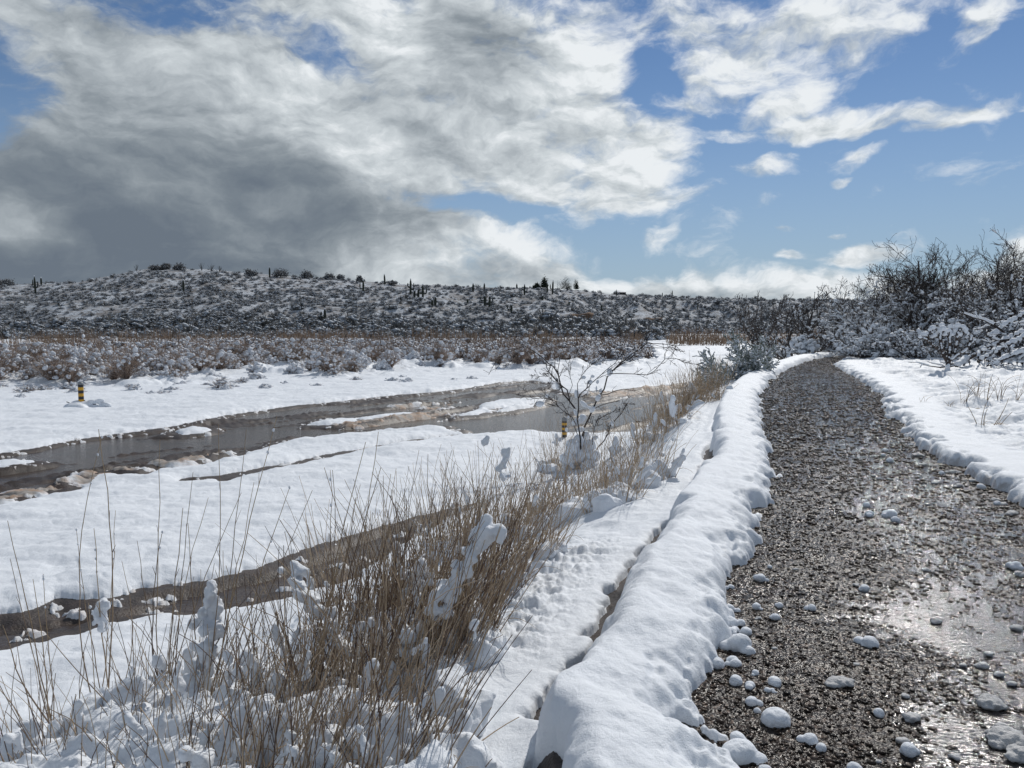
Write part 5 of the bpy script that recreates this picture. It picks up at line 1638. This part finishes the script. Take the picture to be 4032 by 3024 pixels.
#@@SPLIT3@@
# ------------------------------------------------------------------ bunch grass
def grass_clump(px, pyb, pyt, label, n=200, rb=0.25, lean=(0.0, 0.0), spread=0.25, chains=30, mound=10, seed=1, name='grass_clump', rad=0.0022, curl=0.045, cat='grass clump', group='snowy bunch grass along the bank', tone=(0.05, 1.0), minh=0.35, mat_=None, chain_r=(0.010, 0.030), mound_r=(0.07, 0.14), voxel=0.011, fine=0.35, hmax=None):
    rs = np.random.default_rng(seed)
    p = at(px, pyb)
    d = ray(px, pyt)
    H = CAM[2] + d[2] / d[1] * p.y - p.z
    root = empty(name, p); tag(root, label, cat, group)
    K = 6
    ang = rs.uniform(0, 2 * PI, n); rr = rb * np.sqrt(rs.random(n))
    base = np.stack([rr * np.cos(ang), rr * np.sin(ang) * 0.9, np.full(n, -0.05)], 1)
    gz = surf(base[:, 0] + p.x, base[:, 1] + p.y) - p.z
    base[:, 2] = gz - 0.06
    L = H * (minh + (1 - minh) * rs.random(n) ** 1.3)
    d0 = np.stack([lean[0] + rs.normal(0, spread, n) + base[:, 0] * 0.5 / max(rb, .05) * spread, lean[1] + rs.normal(0, spread, n), np.ones(n)], 1)
    d0 /= np.linalg.norm(d0, axis=1, keepdims=True)
    cv = rs.normal(0, curl, (n, 3)); cv[:, 2] = -np.abs(rs.normal(0, curl * 0.6, n))
    pts = [base]
    dd = d0
    for k_ in range(K):
        pts.append(pts[-1] + dd * (L / K)[:, None])
        dd = dd + cv * (0.5 + k_ * 0.35); dd /= np.linalg.norm(dd, axis=1, keepdims=True)
    pts = np.stack(pts, 1)
    r0 = rad * rs.uniform(0.6, 1.3, n)
    fac = np.linspace(1, 0.45, K + 1)
    tn = rs.uniform(*tone, n)
    P0 = pts[:, :-1].reshape(-1, 3); P1 = pts[:, 1:].reshape(-1, 3)
    V, F, t_ = tubes(P0, P1, (r0[:, None] * fac[:-1]).ravel(), (r0[:, None] * fac[1:]).ravel(), 3, np.repeat(tn, K))
    link('stems', mk_mesh(name + '_stems', V, F, mat_ or M_GRASS, attrs={'tone': t_}), root)
    # curling blades low down
    nb2 = int(n * fine)
    if nb2:
        w = rs.integers(0, n, nb2); kk_ = rs.integers(0, 3, nb2)
        b0 = pts[w, kk_]
        dr = rs.normal(0, 1, (nb2, 3)); dr[:, 2] = np.abs(dr[:, 2]) * 0.5 + 0.4; dr /= np.linalg.norm(dr, axis=1, keepdims=True)
        l2 = H * rs.uniform(0.12, 0.35, nb2)
        q = [b0]
        for k_ in range(4):
            q.append(q[-1] + dr * (l2 / 4)[:, None]); dr = dr + np.array([0, 0, -0.35]) + rs.normal(0, .1, (nb2, 3)); dr /= np.linalg.norm(dr, axis=1, keepdims=True)
        q = np.stack(q, 1)
        V, F, t_ = tubes(q[:, :-1].reshape(-1, 3), q[:, 1:].reshape(-1, 3), np.tile([.9, .8, .6, .4], nb2) * rad * .8, np.tile([.8, .6, .4, .2], nb2) * rad * .8, 3, np.repeat(rs.uniform(0.3, 1.0, nb2), 4))
        link('blades', mk_mesh(name + '_blades', V, F, mat_ or M_GRASS, attrs={'tone': t_}), root)
    Cs, Rs_, Ds, El = [], [], [], []
    for _ in range(chains):
        i = rs.integers(0, n); t0 = rs.random() ** 1.4 * 3.2; m_ = rs.integers(2, 7); r = rs.uniform(*chain_r)
        big = rs.random() < 0.25
        if big: r *= 1.5
        for j in range(m_):
            t = min(t0 + j * r * 1.1 / (L[i] / K), K - 0.01)
            a = int(t); c = pts[i, a] + (pts[i, a + 1] - pts[i, a]) * (t - a)
            Cs.append(c + rs.normal(0, r * 0.35, 3)); Rs_.append(r * rs.uniform(0.6, 1.1)); Ds.append(pts[i, a + 1] - pts[i, a]); El.append(rs.uniform(1.0, 1.8))
    for _ in range(mound):
        a = rs.uniform(0, 2 * PI); q = rb * (0.3 + 1.1 * rs.random()); r = rs.uniform(*mound_r)
        x, y = q * math.cos(a), q * math.sin(a) * 0.9
        z = float(surf(x + p.x, y + p.y)[0]) - p.z
        Cs.append((x, y, z + r * rs.uniform(-0.2, 0.5))); Rs_.append(r); Ds.append((rs.normal(0, 1), rs.normal(0, 1), abs(rs.normal(0, .6)))); El.append(rs.uniform(1, 1.7))
    if Cs:
        V, F = blobs(Cs, Rs_, Ds, El, ICO2, 0.42, 20, seed)
        remeshed('snow_load', V, F, M_LOAD, voxel, root, 0.024, 0.04)
    return root, pts


G = 'snowy bunch grass along the bank'
CL = [
    # px, base, top, n, rb, lean, spread, chains, mound, label
    (60, 3160, 2420, 60, .42, (-.25, 0), .35, 18, 14, 'sparse grass leaning out at the bottom left corner'),
    (330, 3080, 2480, 60, .40, (-.05, 0), .30, 34, 26, 'grass buried under a big smooth snow lump, second from the bottom left corner'),
    (640, 3060, 2330, 80, .38, (.08, 0), .30, 46, 26, 'grass under tall snow pillars left of centre at the bottom'),
    (700, 2780, 2180, 60, .32, (.10, 0), .28, 40, 18, 'grass with snow clinging in a tall upright lump, behind the bottom row'),
    (930, 3060, 2350, 110, .34, (.18, 0), .26, 34, 18, 'brown stems rising through snow lumps, bottom row left of centre'),
    (1180, 3080, 2300, 150, .34, (.22, 0), .22, 28, 14, 'dense brown stems leaning right, bottom row beneath the near stream'),
    (1440, 3060, 2250, 190, .32, (.25, 0), .20, 26, 12, 'thick clump of dark stems leaning right beside the sunlit bench'),
    (1580, 3090, 2560, 40, .28, (.25, 0), .34, 8, 10, 'thin flattened grass nearest the berm at the bottom'),
    (1120, 2800, 2060, 110, .32, (.12, 0), .22, 34, 14, 'tall stems crossing the near stream, left of the densest clump'),
    (1380, 2760, 2000, 190, .34, (.16, 0), .20, 34, 12, 'tall straight dense clump of dark brown stems in the centre foreground'),
    (1600, 2720, 1880, 240, .34, (.22, 0), .16, 36, 12, 'densest clump of brown stems, beside the long leaning snow slab'),
    (1760, 2600, 1850, 200, .26, (.24, 0), .15, 24, 10, 'dense stems sweeping right over the snowy bench'),
    (1450, 2480, 1760, 170, .34, (.02, 0), .24, 34, 12, 'upright stems standing before the near stream, centre'),
    (1680, 2400, 1730, 200, .34, (.10, 0), .22, 34, 12, 'stems with many small snow tufts right of the near stream'),
    (1890, 2370, 1780, 200, .28, (.22, 0), .17, 24, 8, 'brown stems fanning right at the edge of the sunlit bench'),
    (2070, 2210, 1800, 130, .26, (.25, 0), .2, 14, 8, 'shorter stems leaning right below the bare bush'),
    (1780, 2180, 1700, 200, .36, (-.05, 0), .26, 30, 10, 'fine tan grass beside the stream bank left of the bare bush'),
    (2010, 2120, 1660, 220, .34, (.08, 0), .26, 26, 10, 'fine tan grass directly below the striped post by the bush'),
    (2180, 2040, 1640, 200, .34, (.05, 0), .26, 24, 12, 'fine tan grass wrapped round the foot of the bare bush'),
    (2215, 1850, 1590, 150, .45, (.02, 0), .26, 14, 8, 'thin tan grass hiding the foot of the nearer striped post'),
    (2420, 1900, 1570, 150, .50, (.05, 0), .28, 14, 8, 'thin tan grass between the bare bush and the berm'),
    (2340, 2000, 1620, 120, .40, (.05, 0), .28, 14, 12, 'tan grass and snow heaped against the right of the bare bush'),
    (2420, 1990, 1640, 120, .30, (.12, 0), .30, 14, 10, 'tan tufts on the snow right of the bare bush'),
    (2530, 1900, 1580, 130, .34, (.05, 0), .26, 12, 8, 'tan grass with long fine stems where the water meets the bank'),
]
for i, (px, pb, pt, n, rb, ln, sp, ch, mo, lab) in enumerate(CL):
    near = pb > 2300
    grass_clump(px, pb, pt, lab, int(n * 0.95) if near else int(n * 0.62), rb, ln, sp, ch, mo, 300 + i, tone=(.0, .95) if near else (.4, 1.0), rad=0.0036 if near else 0.0036, group=G, fine=0.3 if near else 0.5, mound_r=(.10, .21) if i < 5 else (.07, .14))
# long leaning snow slab on the densest clump
for (pts_, r_, lab) in (
    ([(1700, 2420, 0), (1760, 2330, .05), (1820, 2230, .1), (1880, 2130, .15), (1930, 2060, .2)], .075, 'long slab of snow leaning along the stems of the densest clump'),
    ([(1130, 2240, .3), (1190, 2320, .25), (1260, 2400, .2), (1330, 2500, .1), (1390, 2590, 0)], .06, 'long bar of snow sagging down across bent stems in front of the near stream'),
    ([(760, 2700, 0), (790, 2600, 0), (820, 2500, 0), (845, 2400, .05), (850, 2340, .05)], .075, 'tall rounded snow pillar among stems at lower left'),
    ([(400, 2470, 0), (405, 2430, 0), (395, 2390, 0), (410, 2365, 0)], .048, 'snow clump perched high on the tall reeds at left'),
    ([(1985, 1880, 0), (1982, 1840, 0), (1990, 1800, 0), (1995, 1775, 0)], .03, 'narrow upright snow tuft on stems against the middle snow'),
    ([(1905, 1748, 0), (1910, 1725, 0)], .026, 'small round snow ball held on a stem tip against the middle snow')):
    yb = {2420: at(1600, 2720).y, 2240: at(1380, 2760).y, 2700: at(700, 2780).y, 2470: at(410, 2750).y, 1880: at(1890, 2370).y, 1748: at(1890, 2370).y}[pts_[0][1]]
    P_ = px_pts(pts_, yb - 0.05)
    q = np.linspace(0, len(P_) - 1, (len(P_) - 1) * 4 + 1)
    Q = np.stack([np.interp(q, np.arange(len(P_)), P_[:, c]) for c in range(3)], 1)
    rs = np.random.default_rng(int(pts_[0][0]))
    R_ = r_ * 0.72 * rs.uniform(0.6, 1.25, len(Q)); R_[-1] *= .8
    cen = Q.mean(0)
    G_ = np.gradient(Q, axis=0)
    C2 = np.concatenate([Q, Q, Q]) - cen + rs.normal(0, r_ * .42, (3 * len(Q), 3)); R2 = np.concatenate([R_ * .75, R_ * .6, R_ * .5]) * rs.uniform(.6, 1.25, 3 * len(Q))
    V, F = blobs(C2, R2, np.concatenate([G_, G_, G_]), rs.uniform(1.0, 1.7, 3 * len(Q)), ICO3, 0.36, 26, 8)
    ob = remeshed('snow_slab', V, F, M_LOAD, 0.010, None, 0.035, 0.04)
    ob.location = cen
    tag(ob, lab, 'snow', 'snow caught on the grass')

# tall reeds
REEDS = [
    (415, 2740, [(388, 1690, .0045), (402, 1720, .0035), (455, 2010, .0030), (300, 2080, .003), (480, 2210, .003), (370, 2080, .004)], 'pair of very tall reeds rising past the main stream at left'),
    (250, 2900, [(30, 2050, .0035), (40, 2200, .003), (170, 2260, .003), (10, 2460, .0045), (130, 2280, .0035), (330, 2560, .004)], 'dark reeds leaning left near the left edge'),
    (660, 2780, [(820, 1960, .003), (720, 2000, .004), (640, 2090, .004), (950, 1940, .003), (760, 1860, .003), (630, 1730, .003), (540, 2130, .003)], 'loose group of reeds crossing each other left of centre'),
    (820, 2760, [(1090, 1640, .0035), (860, 1670, .003), (970, 1690, .003), (1140, 1920, .0035), (1000, 1900, .003), (740, 2060, .0035), (1230, 1930, .003)], 'tall thin reeds with snow beads on their tips, centre left'),
    (1250, 2700, [(1440, 1740, .0035), (1500, 1840, .004), (1400, 1960, .004), (1490, 1700, .0035), (1300, 1850, .003), (1370, 2060, .004)], 'tall dark reeds standing at the left of the dense clumps')]
for i, (px, pb, tips, lab) in enumerate(REEDS):
    rs = np.random.default_rng(500 + i)
    p = at(px, pb)
    root = empty('reed_clump', p); tag(root, lab, 'reeds', 'tall reeds above the grass')
    P0, P1, R0, R1, T_ = [], [], [], [], []
    bead, br = [], []
    for j, (tx_, ty_, r) in enumerate(tips):
        b = np.array([rs.normal(0, .05), rs.normal(0, .05), -0.1])
        tp = px_pts([(tx_, ty_, rs.uniform(-.2, .2))], p.y)[0] - np.array(p)
        side_ = np.array([rs.normal(0, .04), rs.normal(0, .04), 0.0])
        K = 9
        tt = np.linspace(0, 1, K + 1)[:, None]
        q = b + (tp - b) * tt + side_ * np.sin(tt * PI)
        q[1:-1] += rs.normal(0, .004, (K - 1, 3))
        rr = r * 1.3 * (1 - 0.65 * tt[:, 0])
        tn = rs.uniform(.0, .7)
        P0.append(q[:-1]); P1.append(q[1:]); R0.append(rr[:-1]); R1.append(rr[1:]); T_.append(np.clip(tn + 0.5 * tt[:-1, 0], 0, 1))
        for k_ in range(2, K - 1):       # short side sheaths
            if rs.random() < 0.55:
                d = (q[k_ + 1] - q[k_]); d /= np.linalg.norm(d); d2 = d + rs.normal(0, .28, 3) * [1, 1, .3]
                l = rs.uniform(.05, .22) * (1.1 - k_ / K)
                P0.append(q[k_][None]); P1.append((q[k_] + d2 * l)[None]); R0.append([r * .55]); R1.append([r * .25]); T_.append([rs.uniform(0, .6)])
        if rs.random() < .4:
            for k_ in range(3):
                t = rs.uniform(.75, 1.0); bead.append(b + (tp - b) * t + side_ * math.sin(t * PI)); br.append(rs.uniform(.004, .008))
    V, F, t_ = tubes(np.concatenate(P0), np.concatenate(P1), np.concatenate(R0), np.concatenate(R1), 5, np.concatenate(T_))
    link('stems', mk_mesh('reed_stems', V, F, M_REED, attrs={'tone': t_}), root)
    if bead:
        V, F = blobs(bead, br, np.tile([0, 0, 1.], (len(bead), 1)), [1.6] * len(bead), ICO2, 0.25, 60, 3)
        link('snow_bead', mk_mesh('reed_snow', V, F, M_LOAD), root)

# grass along the berm further on
for i, (px, pb, pt, n, rb, sp, lab) in enumerate((
    (2590, 1720, 1470, 150, .5, .25, 'tan grass tuft on the slope of the berm, nearest of the far strip'), (2660, 1650, 1420, 170, .6, .24, 'tan grass tuft, second along the far strip beside the berm'),
    (2740, 1590, 1395, 200, .7, .24, 'tall tan grass tuft in the middle of the far strip'), (2790, 1535, 1385, 200, .6, .22, 'tall tan grass tuft just before the silvery shrub'), (2850, 1500, 1390, 160, .5, .24, 'last tan grass tuft, touching the silvery shrub'))):
    grass_clump(px, pb, pt, lab, int(n * (0.7, .8, 1.2, 1.4, 1.2)[i]), rb, (.03, 0), sp, 16, 6, 400 + i, rad=0.0055, group='tan grass strip beside the berm', tone=(.45, 1.0), fine=1.2, voxel=0.03, chain_r=(.02, .05), mound_r=(.05, .10), minh=.4)

# dry weeds in the snowy field
Z3 = lambda zx, zy: (3400 + zx * 0.3918, 1400 + zy * 0.3918)
for i, (zx, zy, ht, n, lab) in enumerate((
    (1010, 490, 290, 5, 'dry weed leaning right, leftmost upright one in the snowy field'), (1140, 430, 240, 7, 'dry weed with bent over stalks near the middle of the field'), (1225, 440, 290, 5, 'tallest straight dry weed in the snowy field'),
    (1370, 440, 250, 7, 'dry weed with crossed stalks right of the tallest'), (1530, 460, 260, 6, 'dry weed at the right edge of the field'), (880, 500, 70, 5, 'low arching weed stalk beside the path edge'), (1190, 715, 230, 4, 'nearer dry weed with stalks leaning left'), (1310, 705, 220, 4, 'nearer dry weed with stalks leaning right'), (600, 470, 90, 4, 'tiny dry weed closest to the bend in the field'))):
    px, pb = Z3(zx, zy); _, pt = Z3(zx, zy - ht * 1.6)
    root, _ = grass_clump(px, pb, pt, lab, n, .05, ((.25, 0, .05, .1, .35, -.5, -.15, .35, .1)[i], 0), .22, 0, 0, 450 + i, name='dry_weed', rad=0.006, cat='weed', group='dry weeds in the snowy field', tone=(.2, .7), fine=.8, minh=.6, curl=.16)

# ------------------------------------------------------------------ snow lumps on the path
Z8 = lambda a, b, r: (2600 + a * 0.6474, 2200 + b * 0.6474, r * 0.6474)
Z3r = lambda a, b, r: (3400 + a * 0.3918, 1400 + b * 0.3918, r * 0.3918)
Z2r = lambda a, b, r: (2600 + a * 0.3617, 1150 + b * 0.3617, r * 0.25)
LP = [Z8(*a) + (w, s_, lab) for *a, w, s_, lab in (
    (700, 945, 88, 1.15, 0, 'biggest smooth round snow lump on the gravel near the bottom'), (480, 1145, 108, 1.2, 0, 'wide snow lump touching the berm at the bottom edge'), (470, 1070, 52, 1.0, 0, 'snow knob stuck on the back of the wide lump at the bottom'),
    (915, 1080, 48, 1.0, 0, 'round snow lump right of the biggest one, left of a smaller twin'), (980, 1132, 36, 1.0, 0, 'small round snow lump tucked against a larger one at the bottom'), (480, 495, 72, 1.25, 0, 'long snow lump beside the berm, in front of two knobs'),
    (1275, 490, 52, 1.1, 0, 'peaked snow lump alone in the middle of the path'), (1100, 722, 62, 1.4, 1, 'flat half melted snow lump in mid path'), (1180, 1262, 52, 1.0, 0, 'snow lump cut by the bottom edge of the photo'), (640, 1270, 48, 1.1, 0, 'snow lump at the bottom edge, left of the middle'),
    (1510, 1145, 50, 1.1, 0, 'snow lump trailing crumbs, lower right of the path'), (2010, 845, 72, 1.3, 1, 'grey crumbly snow patch near the right edge'), (2100, 1045, 88, 1.4, 1, 'large grey slushy patch in the lower right corner'), (2185, 1155, 70, 1.2, 1, 'grey slush heap at the right edge by the corner'),
    (610, 107, 34, 1.0, 0, 'round snow ball beyond the others, left half of the path'),
)]
GEN = 'small rounded snow lump on the gravel'
GENS = 'small half melted grey slush lump on the gravel'
LP += [Z8(*a) + (1.05, 0, GEN) for a in ((1243, 167, 28), (585, 277, 28), (725, 272, 22), (920, 288, 30), (700, 342, 30), (665, 40, 18), (420, 292, 40), (425, 372, 52), (520, 428, 40), (430, 430, 40), (460, 727, 45), (545, 752, 34), (695, 730, 45), (650, 787, 22), (555, 853, 42), (590, 912, 26), (1330, 922, 32), (440, 605, 44), (430, 162, 22), (2165, 37, 34), (455, 620, 40), (345, 620, 50), (690, 800, 16), (580, 680, 24))]
LP += [Z8(*a) + (1.2, 1, GENS) for a in ((1190, 145, 18), (825, 52, 15), (1525, 937, 46), (1475, 1082, 36), (2185, 77, 28), (2160, 402, 30), (2000, 562, 25), (1960, 627, 32), (1790, 1182, 28), (1765, 1262, 24), (1330, 1217, 18), (600, 347, 16), (695, 532, 18), (1190, 627, 20), (1680, 362, 28), (1490, 817, 24), (1840, 632, 20), (2060, 687, 26), (2140, 742, 25), (1615, 52, 20), (2080, 1000, 40), (2150, 1060, 50))]
LP += [Z3r(*a) + (1.1, 0, GEN) for a in ((215, 942, 25), (200, 992, 25), (265, 1042, 36), (235, 602, 26), (785, 1172, 28), (30, 1487, 38), (60, 1577, 44), (275, 1574, 60), (320, 1637, 44), (1345, 1472, 32), (1180, 1307, 38))]
LP += [Z3r(*a) + (1.3, 1, GENS) for a in ((120, 998, 22), (725, 1257, 32), (100, 1195, 22), (155, 1222, 25), (255, 1227, 22), (1320, 1430, 35), (640, 1482, 20), (1195, 1560, 20), (600, 1077, 30), (540, 982, 40), (960, 1290, 36), (1100, 1240, 30), (1400, 1470, 34), (1500, 1560, 44), (840, 1060, 34), (900, 1150, 36))]
LP += [Z2r(*a) + (1.3, 0, GEN) for a in ((1225, 1272, 34), (1355, 1283, 24), (1605, 1303, 22), (1240, 1242, 18), (1195, 1052, 18), (1225, 937, 28), (1110, 1157, 22), (1915, 1292, 18), (1775, 1007, 16))]
M_SLUSH = mat_snow('grey_slush', True, False, (0.52, 0.52, 0.52, 1))
rs = np.random.default_rng(900)
for i, (px, py, r, wide, slush, lab) in enumerate(LP):
    d = ray(px, py + r * 0.55); P_ = CAM + d * ((0.012 - CAM[2]) / d[2])
    R_ = r / FPX * math.hypot(P_[0], P_[1])
    k_ = 1 if R_ < .03 else 3
    Cs = [(0, 0, R_ * 0.35)]; Rr = [R_ * 0.86]
    for _ in range(k_):
        Cs.append((rs.normal(0, R_ * .45 * wide), rs.normal(0, R_ * .35), R_ * rs.uniform(.0, .4))); Rr.append(R_ * rs.uniform(.4, .65))
    V, F = blobs(Cs, Rr, np.tile([1, .2, 0.], (len(Cs), 1)), [wide] * len(Cs), ICO3, 0.30 if slush else 0.16, (.9 if slush else .5) / R_ * 1.4, 40 + i)
    V[:, 2] *= 0.55 if slush else (0.9 if wide < 1.3 else 0.55)
    ob = remeshed('snow_lump', V, F, M_SLUSH if slush else M_LOAD, max(R_ * .09, .003), None, R_ * (.3 if slush else .12), R_ * .5 if False else .02)
    ob.location = (P_[0], P_[1] , 0.006)
    if lab in (GEN, GENS):
        lab = lab + (', far along the path' if py < 1800 else (', midway along the path' if py < 2250 else (', near the left berm' if px < 3080 else (', in the middle near the camera' if px < 3600 else ', near the right edge'))))
    tag(ob, lab, 'snow lump', 'lumps of snow on the gravel path')
